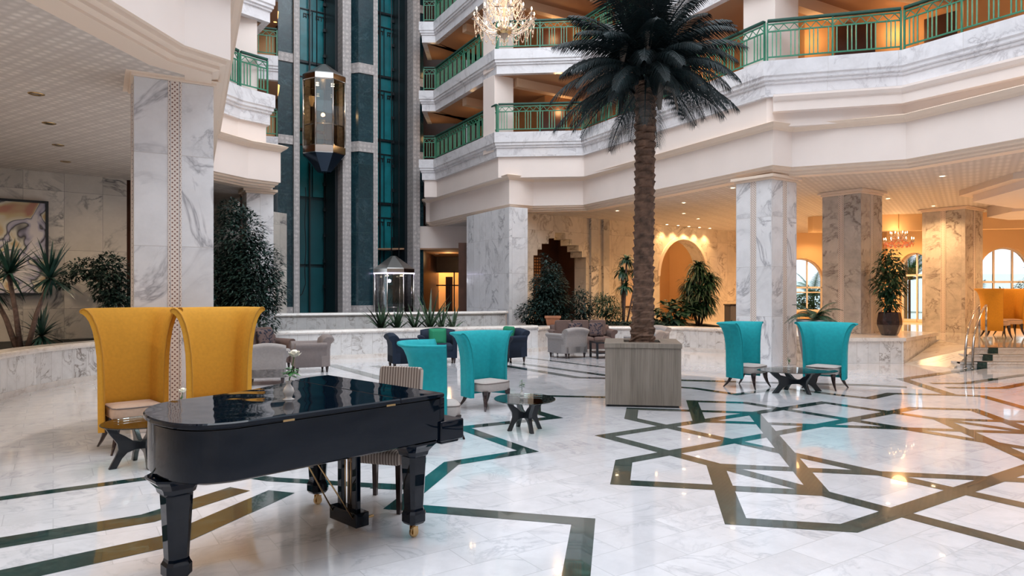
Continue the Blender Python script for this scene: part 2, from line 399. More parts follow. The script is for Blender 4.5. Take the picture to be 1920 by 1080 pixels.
def m_strip():
    """carved lattice strip, cream with dark red dots"""
    m, nt, b = new_mat('carved_lattice_strip')
    uv = N(nt, 'ShaderNodeUVMap'); mp = N(nt, 'ShaderNodeMapping'); mp.inputs['Rotation'].default_value = (0, 0, R(45)); nt.links.new(uv.outputs[0], mp.inputs[0])
    v = N(nt, 'ShaderNodeTexVoronoi', i_Scale=26.0); v.inputs['Randomness'].default_value = 0.0; nt.links.new(mp.outputs[0], v.inputs[0])
    c = ramp(nt, [(0.20, (0.20, 0.09, 0.07)), (0.32, (0.74, 0.66, 0.60))], v.outputs['Distance'])
    nt.links.new(c, b.inputs['Base Color']); b.inputs['Roughness'].default_value = 0.5
    return m
M_lattice = m_strip()
def m_pilaster():
    m, nt, b = new_mat('carved_grey_pilaster')
    uv = N(nt, 'ShaderNodeUVMap')
    v = N(nt, 'ShaderNodeTexVoronoi', i_Scale=6.0); v.inputs['Randomness'].default_value = 0.25; nt.links.new(uv.outputs[0], v.inputs[0])
    v2 = N(nt, 'ShaderNodeTexVoronoi', i_Scale=14.0); nt.links.new(uv.outputs[0], v2.inputs[0])
    c = ramp(nt, [(0.2, (0.62, 0.58, 0.56)), (0.5, (0.44, 0.41, 0.40))], v.outputs['Distance'])
    c = mix(nt, ramp(nt, [(0.3, 0.0), (0.6, 0.35)], v2.outputs['Distance']), c, (0.30, 0.28, 0.28))
    nt.links.new(c, b.inputs['Base Color']); b.inputs['Roughness'].default_value = 0.55
    bump(nt, b, v.outputs['Distance'], 0.5, 0.02)
    return m
M_pil = m_pilaster()
def m_boxwood():
    m, nt, b = new_mat('grey_oak_laminate')
    tc = N(nt, 'ShaderNodeTexCoord'); mp = N(nt, 'ShaderNodeMapping'); mp.inputs['Scale'].default_value = (9, 9, 0.5); nt.links.new(tc.outputs['Object'], mp.inputs[0])
    n = N(nt, 'ShaderNodeTexNoise', i_Scale=1.6, i_Detail=8.0, i_Roughness=0.65); n.inputs['Distortion'].default_value = 0.4; nt.links.new(mp.outputs[0], n.inputs[0])
    mp2 = N(nt, 'ShaderNodeMapping'); mp2.inputs['Scale'].default_value = (60, 60, 1.2); nt.links.new(tc.outputs['Object'], mp2.inputs[0])
    n2 = N(nt, 'ShaderNodeTexNoise', i_Scale=1.5, i_Detail=3.0); nt.links.new(mp2.outputs[0], n2.inputs[0])
    c = ramp(nt, [(0.3, (0.16, 0.135, 0.108)), (0.7, (0.29, 0.25, 0.21))], n.outputs[0])
    c = mix(nt, ramp(nt, [(0.4, 0.0), (0.7, 0.5)], n2.outputs[0]), c, (0.34, 0.30, 0.25))
    nt.links.new(c, b.inputs['Base Color']); b.inputs['Roughness'].default_value = 0.5
    return m
M_boxwood = m_boxwood()
def m_stripe():
    m, nt, b = new_mat('striped_fabric')
    tc = N(nt, 'ShaderNodeTexCoord')
    w = N(nt, 'ShaderNodeTexWave', i_Scale=13.0); w.bands_direction = 'X'; nt.links.new(tc.outputs['Object'], w.inputs[0])
    c = ramp(nt, [(0.35, (0.50, 0.43, 0.37)), (0.65, (0.20, 0.15, 0.13))], w.outputs['Color'])
    nt.links.new(c, b.inputs['Base Color']); b.inputs['Roughness'].default_value = 0.8
    return m
M_stripe = m_stripe()
def m_cushion():
    m, nt, b = new_mat('patterned_cushion_fabric')
    tc = N(nt, 'ShaderNodeTexCoord')
    n = N(nt, 'ShaderNodeTexNoise', i_Scale=7.0, i_Detail=1.0); n.inputs['Distortion'].default_value = 2.0; nt.links.new(tc.outputs['Object'], n.inputs[0])
    c = ramp(nt, [(0.48, (0.12, 0.08, 0.075)), (0.53, (0.012, 0.014, 0.03))], n.outputs[0])
    nt.links.new(c, b.inputs['Base Color']); b.inputs['Roughness'].default_value = 0.85
    return m
M_cush = m_cushion()
def m_painting():
    m, nt, b = new_mat('abstract_painting')
    tc = N(nt, 'ShaderNodeTexCoord')
    n = N(nt, 'ShaderNodeTexNoise', i_Scale=1.6, i_Detail=2.0); n.inputs['Distortion'].default_value = 1.5; nt.links.new(tc.outputs['Object'], n.inputs[0])
    c = ramp(nt, [(0.30, (0.42, 0.20, 0.14)), (0.40, (0.52, 0.42, 0.24)), (0.455, (0.60, 0.58, 0.50)), (0.50, (0.03, 0.03, 0.04)), (0.53, (0.34, 0.33, 0.44)), (0.62, (0.60, 0.57, 0.58))], n.outputs[0])
    nt.links.new(c, b.inputs['Base Color']); b.inputs['Roughness'].default_value = 0.5
    return m
M_paint = m_painting()
def m_screen():
    m, nt, b = new_mat('carved_wood_screen')
    uv = N(nt, 'ShaderNodeUVMap')
    v = N(nt, 'ShaderNodeTexVoronoi', i_Scale=9.0); v.inputs['Randomness'].default_value = 0.0; nt.links.new(uv.outputs[0], v.inputs[0])
    c = ramp(nt, [(0.25, (0.50, 0.22, 0.07)), (0.40, (0.05, 0.018, 0.008))], v.outputs['Distance'])
    nt.links.new(c, b.inputs['Base Color']); b.inputs['Roughness'].default_value = 0.5
    return m
M_screen = m_screen()

# ------------------------------------------------------------------ plan of the atrium
ZS = 4.30           # soffit of the ground floor ceiling
LOW = [(-3.62, 28.9), (-3.45, 27.8), (-3.30, 27.75), (-0.09, 21.96), (0.69, 22.5), (2.28, 22.25), (5.70, 15.15), (6.23, 15.42), (8.24, 14.5), (9.22, 12.42), (11.8, 6.9),
       (12.2, 0.5), (9.0, -6.0), (3.0, -9.5), (-3.5, -7.5), (-5.2, -2.0), (-4.15, 3.0), (-3.80, 6.5), (-3.67, 7.77), (-3.36, 8.28), (-6.87, 15.9), (-6.47, 17.0), (-5.89, 17.65), (-9.1, 22.3), (-7.85, 22.75)]
UP = [(-3.45, 28.6), (-3.42, 26.6), (-2.92, 26.6), (-0.47, 22.05), (2.24, 21.8), (5.58, 15.25), (8.2, 14.55), (9.42, 12.6), (12.1, 7.6),
      (12.5, 0.5), (9.2, -6.3), (3.0, -9.9), (-3.8, -7.8), (-5.5, -2.0), (-4.35, 3.0), (-4.0, 6.5), (-3.9, 7.85), (-3.60, 8.42), (-7.10, 15.95), (-6.75, 17.15), (-6.25, 17.8), (-9.4, 22.1), (-7.66, 22.7)]
FL = [5.95, 8.58, 11.21, 13.84]   # bottom of the marble parapets

struct(sweep(MB(), LOW, [(0, 4.45), (0, 5.22), (-0.5, 5.22), (-0.5, 4.45)]), 'wall_atrium', M_cream)
struct(sweep(MB(), LOW, [(-0.5, 4.285), (-0.20, 4.285), (-0.20, 4.315), (-0.12, 4.335), (-0.12, 4.375), (-0.05, 4.395), (-0.04, 4.44), (0.0, 4.45), (-0.5, 4.45)]), 'trim_1', M_cream2)
struct(sweep(MB(), LOW, [(-0.6, 5.22), (0.02, 5.22), (0.06, 5.27), (0.13, 5.30), (0.17, 5.35), (0.03, 5.40), (-0.6, 5.40)]), 'trim_2', M_cream2)
struct(sweep(MB(), UP, [(-0.05, 5.3), (-0.05, 5.95), (-0.5, 5.95), (-0.5, 5.3)]), 'wall_mezzanine', M_cream)
# cornice with a deep shadow gap over the right hand facets
CORN = [(5.50, 15.20), (8.2, 14.55), (9.42, 12.6), (12.1, 7.6)]
struct(sweep(MB(), [(5.72, 15.22)]+CORN[1:], [(-0.05, 5.60), (0.14, 5.60), (0.14, 5.80), (0.18, 5.83), (0.22, 5.90), (0.22, 5.945), (-0.05, 5.945)]), 'trim_3', M_cream)
for i, z in enumerate(FL):
    struct(sweep(MB(), UP, [(-0.15, z), (0.03, z), (0.03, z+0.26), (0.07, z+0.28), (0.07, z+0.33), (0.11, z+0.35), (0.11, z+0.41), (0.14, z+0.44), (0.14, z+0.76), (-0.15, z+0.76)]), 'trim_%d' % (4+i), M_marble_p)
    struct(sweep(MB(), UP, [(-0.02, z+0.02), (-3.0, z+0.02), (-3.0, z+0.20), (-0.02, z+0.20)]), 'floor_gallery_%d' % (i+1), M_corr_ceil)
    if i < 3:
        mbw = MB()
        sweep(mbw, UP, [(-2.6, z+0.2), (-2.6, FL[i+1]+0.02), (-2.8, FL[i+1]+0.02), (-2.8, z+0.2)])
        struct(mbw, 'wall_gallery_%d' % (i+1), M_corr_wall)
struct(sweep(MB(), UP, [(-0.15, 14.6), (0.1, 14.6), (0.1, 17.0), (-0.15, 17.0)]), 'wall_attic', M_cream)
# piers of the galleries at the corners
def pier(x, y, rz, z0, z1, name, w=0.62, m=None):
    M = Matrix.Translation((x, y, 0)) @ Matrix.Rotation(rz, 4, 'Z')
    struct(MB().box(-w/2, w/2, -w/2, w/2, z0, z1, M), name, m or M_cream, bevel=0.01)
k = 0
for i in range(3):
    z0, z1 = FL[i]+0.2, FL[i+1]+0.03
    for (x, y, a) in ((-0.45, 22.65, 33), (5.95, 15.95, 33), (-6.98, 17.75, 33), (-8.9, 15.0, 33)):
        k += 1; pier(x, y, R(a), z0, z1, 'wall_pier_%d' % k, 0.85 if x > 0 else 0.72)
# diagonal ceiling beams of the galleries
mbb = MB()
for i in range(3):
    zt = FL[i+1]+0.03
    for (x0, y0, x1, y1) in ((0.1, 22.6, 2.7, 24.3), (2.6, 22.3, 3.6, 21.0), (6.0, 15.9, 8.4, 17.3), (7.7, 15.4, 10.2, 16.2), (9.0, 14.6, 11.8, 15.4), (3.4, 20.4, 6.2, 21.4), (4.6, 18.2, 7.2, 19.2), (-1.7, 24.8, 0.3, 26.3), (-7.4, 17.6, -9.2, 19.0), (-7.2, 16.0, -9.4, 15.4)):
        d = Vector((x1-x0, y1-y0)).normalized(); n = Vector((-d.y, d.x))*0.13
        mbb.prism([(x0+n.x, y0+n.y), (x1+n.x, y1+n.y), (x1-n.x, y1-n.y), (x0-n.x, y0-n.y)], zt-0.28, zt)
struct(mbb, 'trim_8', M_beam)
# ground floor ceiling (soffit) around the atrium
CEN = Vector((1.5, 8.0))
OUT = []
for p in LOW:
    v = Vector(p)-CEN; OUT.append(tuple(CEN+v.normalized()*34))
mbc = MB()
LOWi = offs(LOW, -0.35)
for i in range(1, len(LOW)-1):
    if i+1 > len(LOW)-1: break
    a, b2 = LOWi[i], LOWi[i+1]; c2, d2 = OUT[i+1], OUT[i]
    mbc.add([(a[0], a[1], ZS), (b2[0], b2[1], ZS), (c2[0], c2[1], ZS), (d2[0], d2[1], ZS), (a[0], a[1], ZS+0.25), (b2[0], b2[1], ZS+0.25), (c2[0], c2[1], ZS+0.25), (d2[0], d2[1], ZS+0.25)],
            [(0, 1, 2, 3), (7, 6, 5, 4), (2, 3, 7, 6)])
struct(mbc, 'ceiling', M_ceil)

# ------------------------------------------------------------------ floor and its dark green inlay
struct(MB().box(-30, 34, -16, 42, -0.2, 0.0), 'floor', M_floor)
BW = 0.17
inl = MB()
def band(pts, w=BW, z=0.0, join=True):
    """mitred flat band along world points"""
    P = [Vector(p) for p in pts]; n = len(P); L = []; Rr = []
    for i in range(n):
        ns = []
        if i > 0: d = (P[i]-P[i-1]).normalized(); ns.append(Vector((-d.y, d.x)))
        if i < n-1: d = (P[i+1]-P[i]).normalized(); ns.append(Vector((-d.y, d.x)))
        if len(ns) == 2:
            s = ns[0]+ns[1]
            if s.length < 1e-3: m = ns[0]; kk = 1
            else: m = s.normalized(); kk = min(3.2, 1/max(0.2, m.dot(ns[0])))
        else: m = ns[0]; kk = 1
        L.append(P[i]+m*w/2*kk); Rr.append(P[i]-m*w/2*kk)
    for i in range(n-1):
        band.z += 0.00002
        zz = 0.0012+z+band.z
        inl.add([(L[i].x, L[i].y, zz), (Rr[i].x, Rr[i].y, zz), (Rr[i+1].x, Rr[i+1].y, zz), (L[i+1].x, L[i+1].y, zz)], [(0, 1, 2, 3)])
band.z = 0.0
SCN = Vector((4.12, 7.5)); SA = R(78.6)
def loc(u, v):
    return (SCN.x+u*math.cos(SA)-v*math.sin(SA), SCN.y+u*math.sin(SA)+v*math.cos(SA))
def star():
    r1, r2, r3, ro = 1.17, 2.19, 1.95, 2.83
    s2 = math.sqrt(2)
    T = r2*s2
    for q in range(4):
        a = q*PI/2; c_, s_ = math.cos(a), math.sin(a)
        band([loc((T/2)*c_+(T/2)*s_, (T/2)*s_-(T/2)*c_), loc(T*c_, T*s_), loc((T/2)*c_-(T/2)*s_, (T/2)*s_+(T/2)*c_)])
    for q in range(4):
        a = q*PI/2
        def rot(u, v): return loc(u*math.cos(a)-v*math.sin(a), u*math.sin(a)+v*math.cos(a))
        e = r1*s2
        # axis line at r1 between the square's sides
        h = T-r1
        band([rot(r1, -h), rot(r1, h)])
        for sg in (1, -1):
            # diagonal r1 line to the outer side, outer side, then the r3 line back to the square
            v0 = ro-e
            band([rot(0.0, -sg*e), rot(ro, sg*v0), rot(ro, sg*r3), rot(T-r3, sg*r3)])
star()
def fl(*pts): return [flo(u, v) for u, v in pts]
band(fl((700, 911), (760, 914)))
band(fl((1072, 1080+60), (1094, 978), (745, 950), (846, 869), (990, 846), (866, 802), (1040, 783), (1003, 772), (1004, 742), (1136, 745)))
band(fl((-250, 972), (0, 935), (270, 898), (420, 886), (510, 899), (775, 915)), 0.13)
band(fl((-260, 1062), (0, 1018), (277, 972), (450, 917)), 0.24)
band(fl((-240, 1142), (0, 1083), (321, 1013), (528, 922)), 0.26)
band(fl((980, 670), (1136, 689)), 0.13)
band(fl((940, 677), (1136, 704), (1200, 706)), 0.2)
band(fl((935, 684), (1083, 708), (1200, 711), (1386, 716), (1620, 722), (1700, 726)), 0.22)
band(fl((620, 684), (740, 716)), 0.25); band(fl((700, 686), (800, 700)), 0.2)
band(fl((1210, 722), (1300, 728), (1380, 739.5), (1470, 728), (1583, 742), (1630, 747), (1671, 738), (1790, 741), (1842, 743), (1960, 776)), 0.17)
band(fl((1900, 684), (1832, 691), (1692, 711), (1785, 741)), 0.2)
band(fl((1960, 697), (1810, 719), (1745, 719)), 0.17); band(fl((1960, 712), (1880, 728), (1775, 727)), 0.17)
struct(inl, 'trim_9', M_green_floor)

# ------------------------------------------------------------------ columns of the ground floor
GA = R(35)
def column(cx, cy, w, name, rz=GA, z0=0.0, ztop=4.18, m=None, faces=(0, 3), cap=True):
    T = Matrix.Translation((cx, cy, 0)) @ Matrix.Rotation(rz, 4, 'Z'); h = w/2
    root = empty(name, (0, 0, 0)); root['kind'] = 'structure'
    root.location = (cx, cy, z0)
    Tl = Matrix.Translation((0, 0, -z0)) @ Matrix.Rotation(rz, 4, 'Z')
    a = MB().box(-h, h, -h, h, z0, ztop, Tl).build('shaft', m or M_marble, root, bevel=0.006, seg=1)
    if cap:
        MB().box(-h-0.03, h+0.03, -h-0.03, h+0.03, ztop, ztop+0.05, Tl).box(-h-0.09, h+0.09, -h-0.09, h+0.09, ztop+0.05, 4.295, Tl).build('capital', M_cream2, root, bevel=0.008)
    for fc in faces:
        Tf = Tl @ Matrix.Rotation(fc*PI/2, 4, 'Z')
        MB().box(-0.045, 0.045, -h-0.008, -h+0.01, z0, ztop, Tf).box(-0.075, -0.055, -h-0.012, -h+0.01, z0, ztop, Tf).box(0.055, 0.075, -h-0.012, -h+0.01, z0, ztop, Tf).build('carved_strip', M_lattice, root)
    return root
# face 0 of a column points at (sin rz, -cos rz): towards the lower right
d1 = Vector((math.cos(R(31)), math.sin(R(31)))); n1 = Vector((-d1.y, d1.x))
c = Vector((-4.50, 8.25))+d1*0.44+n1*0.44
column(c.x, c.y, 0.88, 'wall_column_1', R(31), ztop=4.26)
def col_at_corner(x, y, w, name, **k):
    a = k.pop('a', 35)
    d = Vector((math.cos(R(a)), math.sin(R(a)))); n = Vector((-d.y, d.x)); c = Vector((x, y))+d*w/2+n*w/2
    return column(c.x, c.y, w, name, R(a), **k)
col_at_corner(5.77, 15.40, 0.95, 'wall_column_2')
col_at_corner(8.86, 17.6, 1.05, 'wall_column_3', z0=0.0, m=M_marble_m)
col_at_corner(13.86, 21.2, 1.25, 'wall_column_4', ztop=4.2, m=M_marble_m)
col_at_corner(-6.72, 17.55, 0.66, 'wall_column_5', a=30, faces=())
# long pier under the corner of the far facade
d = Vector((math.cos(R(118)), math.sin(R(118)))); n = Vector((math.cos(R(28)), math.sin(R(28))))
p0 = Vector((-0.09, 21.5))
pp = [p0, p0+n*0.66, p0+n*0.66+d*3.2, p0+d*3.2]
struct(MB().prism([tuple(q) for q in pp], 0, 4.3), 'wall_pier_20', M_marble)

# ------------------------------------------------------------------ low planter walls
PW = [(-5.4, 6.2), (-6.6, 7.6), (-7.5, 9.2), (-7.96, 10.8), (-8.1, 11.8), (-8.05, 12.7), (-7.75, 13.7), (-7.2, 14.8), (-6.4, 15.9), (-5.37, 16.75), (0.72, 19.35)]
PW2 = [(0.72, 19.35), (1.05, 19.95), (4.87, 19.65), (6.0, 18.6), (6.3, 18.2)]
def low_wall(path, z, nm, cap=0.09, th=0.35):
    struct(sweep(MB(), path, [(0, 0.0), (0, z-cap), (-th, z-cap), (-th, 0)]), 'wall_'+nm, M_marble_low)
    struct(sweep(MB(), path, [(-th-0.02, z-cap), (0.03, z-cap), (0.045, z-cap*0.6), (0.03, z-0.02), (0.0, z), (-th-0.02, z)]), 'trim_'+nm, M_marble_cap)
    struct(sweep(MB(), path, [(0.0, 0.0), (0.02, 0.0), (0.02, 0.10), (0.0, 0.10)]), 'baseboard_'+nm, M_marble_cap)
low_wall(PW, 0.73, '10'); low_wall(PW2, 0.68, '11')
BWL = [(-7.9, 18.2), (-6.6, 18.75), (-1.0, 20.65), (-0.45, 20.9), (-0.2, 21.15), (-0.15, 21.5)]
low_wall(BWL, 1.08, '12')
mbs = MB()
for path, w in ((PW, 4.5), (PW2, 3.4)):
    a = offs(path, -0.3)
    for i in range(len(path)-1):
        q0, q1 = Vector(a[i]), Vector(a[i+1])
        if path is PW:
            r0 = q0+Vector((-3.5, 1.2)) if i < 8 else q0+Vector((-0.6, 1.6)); r1 = q1+Vector((-3.5, 1.2)) if i+1 < 8 else q1+Vector((-0.6, 1.6))
        else: r0 = q0+Vector((-.6, 3.4)); r1 = q1+Vector((-.2, 4.4))
        mbs.add([(q0.x, q0.y, 0.62), (q1.x, q1.y, 0.62), (r1.x, r1.y, 0.62), (r0.x, r0.y, 0.62)], [(0, 1, 2, 3)])
struct(mbs, 'floor_planter_soil', M_soil)

# ------------------------------------------------------------------ elevator tower
TD = Vector((math.cos(R(35)), math.sin(R(35)))); TN = Vector((TD.y, -TD.x))      # TN points towards the atrium
TP = Vector((-8.15, 25.0))
def tw(px):   # arc position along the tower front seen at photo column px
    k = (px-960)/FOC
    # TP + s*TD: x = k*y
    return (k*TP.y-TP.x)/(TD.x-k*TD.y)
def twd(px, dep):
    k = (px-960)/FOC; ox = TP.x-TN.x*dep; oy = TP.y-TN.y*dep
    return (k*oy-ox)/(TD.x-k*TD.y)
TM = Matrix(((TD.x, -TN.x, 0, TP.x), (TD.y, -TN.y, 0, TP.y), (0, 0, 1, 0), (0, 0, 0, 1)))   # local: x along, y into the tower
def tb(mb, a, b, y0, y1, z0, z1): return mb.box(tw(a), tw(b), y0, y1, z0, z1, TM)
TZ = 17.0
struct(tb(tb(tb(MB(), 521, 550, 0.0, 2.2, 0, TZ), 652, 693, -0.05, 2.2, 0, TZ), 781, 794, 0.0, 2.2, 0, TZ), 'wall_tower_piers', M_green)
# chamfered nose of the middle pier
s0, s1 = tw(654), tw(692)
mbn = MB().prism([(s0, -0.05), (s0+0.28*(s1-s0), -0.38), (s1, -0.38), (s1, -0.05)], 0, TZ, TM)
struct(mbn, 'wall_tower_nose', M_green)
struct(tb(tb(tb(MB(), 549, 560, -0.12, 1.4, 0, TZ), 637, 652.5, -0.30, 1.4, 0, TZ), 768, 781, -0.30, 1.4, 0, TZ), 'trim_13', M_pil)
struct(tb(MB(), 692, 700, -0.42, 1.4, 0, TZ), 'trim_14', M_pil)
mbx = MB()
for z in (0.95, 7.15, 10.12, 13.1):
    tb(mbx, 521, 549.5, -0.05, 0.0, z-0.16, z+0.16); tb(mbx, 781, 794, -0.05, 0.0, z-0.16, z+0.16)
    mbx.prism([(s0, -0.10), (s0+0.27*(s1-s0), -0.43), (s1, -0.43), (s1, -0.05), (s0, -0.05)], z-0.19, z+0.19, TM)
struct(mbx, 'trim_15', M_pil)
# shafts: back wall, landing panels, guide rails
for (a, b2, nm) in ((560, 637, 'left'), (700, 768, 'right')):
    struct(MB().box(twd(a-25, 1.6), twd(b2+25, 1.6), 1.55, 1.75, 0, TZ, TM), 'wall_shaft_'+nm, M_teal_dark)
    w = tw(b2)-tw(a)
    mbp = MB(); mbl = MB(); mbd = MB()
    for i in range(6):
        zb = 0.1+i*2.63
        if i == 0 and nm == 'left': zb = 0.1
        x0 = twd(a+2, 1.5); x1 = twd(a+(47 if nm == 'left' else 36), 1.5)
        if nm == 'left' and i < 2:
            mbq = MB().box(x0, x1+0.35, 1.46, 1.54, zb, zb+2.5, TM); struct(mbq, 'door_shaft_lower_%d' % (i+1), M_teal_mid)
            continue
        mbp.box(x0, (x0+x1)/2-0.03, 1.46, 1.54, zb, zb+1.95, TM); mbp.box((x0+x1)/2+0.03, x1, 1.46, 1.54, zb, zb+1.95, TM)
        mbp.box(x0, x1, 1.50, 1.54, zb+2.02, zb+2.50, TM)
        mbl.box(x0-0.05, x1+0.5, 1.40, 1.45, zb+2.53, zb+2.60, TM); mbl.box(x0-0.05, x1+0.5, 1.40, 1.44, zb+1.965, zb+2.0, TM)
        # small dark landing number plates
        for q in range(2):
            xx = x0+0.12+q*(x1-x0)*0.52
            mbd.box(xx, xx+0.30, 1.42, 1.455, zb+1.80, zb+1.83, TM)
            for r_ in range(3): mbd.box(xx+0.10*r_, xx+0.10*r_+0.03, 1.42, 1.455, zb+1.66, zb+1.80, TM)
            mbd.box(xx, xx+0.12, 1.42, 1.455, zb+1.70, zb+1.72, TM)
    struct(mbp, 'door_shaft_'+nm, M_teal_shaft)
    struct(mbl, 'trim_ledge_'+nm, M_black)
    struct(mbd, 'trim_plate_'+nm, M_black)
    mbr = MB()
    for fx in ((20, 48, 60) if nm == 'left' else (12, 38, 54)): mbr.box(twd(a+fx, 1.3), twd(a+fx, 1.3)+0.05, 1.30, 1.38, 0, TZ, TM)
    mbr.box(tw(a)+w*0.93, tw(a)+w, 0.2, 1.2, 0, TZ, TM)
    for q in range(30): mbr.box(tw(a)+w*0.88, tw(a)+w*0.95, 1.20, 1.32, 0.8+q*1.0, 0.92+q*1.0 if q < 16 else 0.81+q, TM) if q < 16 else None
    struct(mbr, 'trim_guide_'+nm, M_black)

def cabin(px, py, z0, zt, label, full=True, r=0.80):
    """glazed faceted lift cabin"""
    root = empty('elevator_cabin', (X(px, py), py, z0), R(15))
    tag(root, label, 'elevator')
    n = 8; H = zt-z0
    def ring(rr, z): return [(rr*math.cos(2*PI*i/n+PI/8), rr*math.sin(2*PI*i/n+PI/8), z) for i in range(n)]
    zb = 0.62 if full else 0.02
    if full:
        MB().loft([ring(0.20, 0.0), ring(0.26, 0.02), ring(r*0.98, zb)], smooth=False).build('lower_cone', M_cone, root)
    MB().loft([ring(r*0.99, zb), ring(r*1.02, zb+0.03), ring(r*1.02, zb+0.27), ring(r*0.96, zb+0.30)], smooth=False).build('floor_band', M_chrome, root)
    MB().loft([ring(r, zb+0.24), ring(r, H-0.70)], caps=False, smooth=False).build('glass_pane', M_glass_c, root)
    MB().loft([ring(r*0.96, H-0.74), ring(r*1.03, H-0.70), ring(r*1.03, H-0.52), ring(r*0.98, H-0.48)], smooth=False).build('roof_band', M_chrome, root)
    MB().loft([ring(r*1.0, H-0.50), ring(0.12, H-0.02), ring(0.07, H)], smooth=False).build('pointed_roof', M_chrome2, root)
    for i in range(n):
        a = 2*PI*i/n+PI/8
        MB().tube([(r*math.cos(a), r*math.sin(a), zb+0.25), (r*math.cos(a), r*math.sin(a), H-0.70)], 0.028, 6).build('mullion', M_chrome, root)
    pts = [(0.9*r*math.cos(2*PI*i/n+PI/8), 0.9*r*math.sin(2*PI*i/n+PI/8), zb+1.05) for i in range(4, 9)]
    MB().tube(pts, 0.025, 6).build('handrail', M_chrome, root)
    for sx in (-0.25, 0.3):
        MB().lathe([(0.0, 0), (0.06, 0.0), (0.06, 0.02), (0, 0.02)], 10, (sx, 0.0, H-0.79)).build('ceiling_lamp', M_bulb_s, root)
    return root
c1 = cabin(608, 25.6, 6.05, 10.05, 'glass octagonal lift cabin with pointed roof halfway up the left shaft')
c2 = cabin(738, 26.8, 0.0, 3.05, 'glass lift cabin at ground level in the right shaft', full=False)
mb = MB().lathe([(0.80, 0), (0.835, 0), (0.835, 0.04), (0.80, 0.04)], 8, (0, 0, 2.34), ph=PI/8, caps=False); mb.build('light_strip', M_strip, c2)
point('cabin_lamp_glow', (X(608, 25.6), 25.4, 8.6), 14, WARM)
point('cabin_lamp_glow', (X(738, 26.6), 26.6, 2.1), 8, (0.9, 0.85, 1.0))
# travelling cables
for px, zz0, zz1, yy in ((594, 9.6, 17, 25.5), (734, 3.0, 17, 26.8), (748, 3.0, 17, 26.8)):
    o = MB().tube([(X(px, yy), yy, zz0), (X(px, yy), yy, zz1)], 0.022, 6).build('lift_cable', M_black)
    tag(o, {594: 'dark steel hoist cable above the raised lift cabin', 734: 'left of two hoist cables above the ground level lift cabin', 748: 'right of two hoist cables above the ground level lift cabin'}[px], 'cable')
o = MB().tube([(X(577, 26.5)+0.02*math.sin(i), 26.2, 5.6-i*0.28) if i < 14 else (X(577, 26.5)-0.12*(i-13), 26.2, 5.6-14*0.28-0.1*(i-13)) for i in range(18)], 0.018, 6).build('lift_cable', M_black)
tag(o, 'slack black travelling cable hanging under the raised lift cabin', 'cable')

# ------------------------------------------------------------------ corridor right of the tower
struct(MB().box(-4.2, -0.7, 28.0, 28.3, 3.42, 4.3), 'wall_corridor_beam', M_cream)
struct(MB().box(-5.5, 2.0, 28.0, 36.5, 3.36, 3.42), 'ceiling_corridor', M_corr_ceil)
struct(MB().box(-3.95, -3.7, 28.6, 35, 0, 3.4).box(-1.9, -1.6, 24.6, 35.0, 0, 3.4), 'wall_corridor_side', M_wood_p)
mbd = MB(); wall_holes(mbd, (-4.5, 34.0), (-1.6, 34.0), 0, 3.4, [[(0.30, 0.02), (2.05, 0.02), (2.05, 2.62), (0.30, 2.62)]], 0.2)
struct(mbd, 'wall_corridor_end', M_wood_p)
struct(MB().box(-4.2, -2.45, 33.9, 33.98, 1.93, 1.99).box(-4.2, -2.45, 33.9, 33.98, 2.58, 2.66).box(-4.22, -4.15, 33.9, 33.98, 0, 2.66).box(-3.9, -3.86, 33.9, 33.98, 0, 2.0).box(-3.05, -2.98, 33.9, 33.98, 0, 2.0).box(-2.86, -2.8, 33.9, 33.98, 0, 2.66).box(-2.5, -2.42, 33.9, 33.98, 0, 2.66), 'door_1', M_black)
struct(MB().box(-4.9, -1.6, 36.3, 36.4, 0, 3.4), 'wall_corridor_room', M_ochre)
struct(MB().box(-3.35, -3.0, 35.0, 35.1, 0, 2.4), 'door_2', M_wood_p)
point('corridor_room_lamp', (-3.6, 35.2, 2.9), 160, (1.0, 0.50, 0.16), 0.2)
point('corridor_lamp', (-2.8, 30.5, 3.1), 25, WARM, 0.1)

# ------------------------------------------------------------------ back wall with niche and arch
WP0, WP1 = Vector((0.45, 23.1)), Vector((10.9, 31.3))
WD = (WP1-WP0).normalized(); WL = (WP1-WP0).length
def wz(u, v):   # photo point on the back wall -> (s, z)
    kx = (u-960)/FOC; s = (kx*WP0.y-WP0.x)/(WD.x-kx*WD.y); Y = WP0.y+WD.y*s
    return (s, EYE+(HOR-v)/FOC*Y)
step = [(145, 700), (145, 355), (172, 355), (172, 315), (200, 315), (200, 275), (247, 275), (247, 238), (290, 238), (290, 198), (360, 198), (360, 243), (405, 243), (405, 288), (450, 288), (450, 330), (472, 330), (472, 370), (500, 370), (500, 700)]
hole = [wz(960+x/3.6, 380+y/3.6) for x, y in step]
hole[0] = (hole[0][0], 0.1); hole[-1] = (hole[-1][0], 0.1)
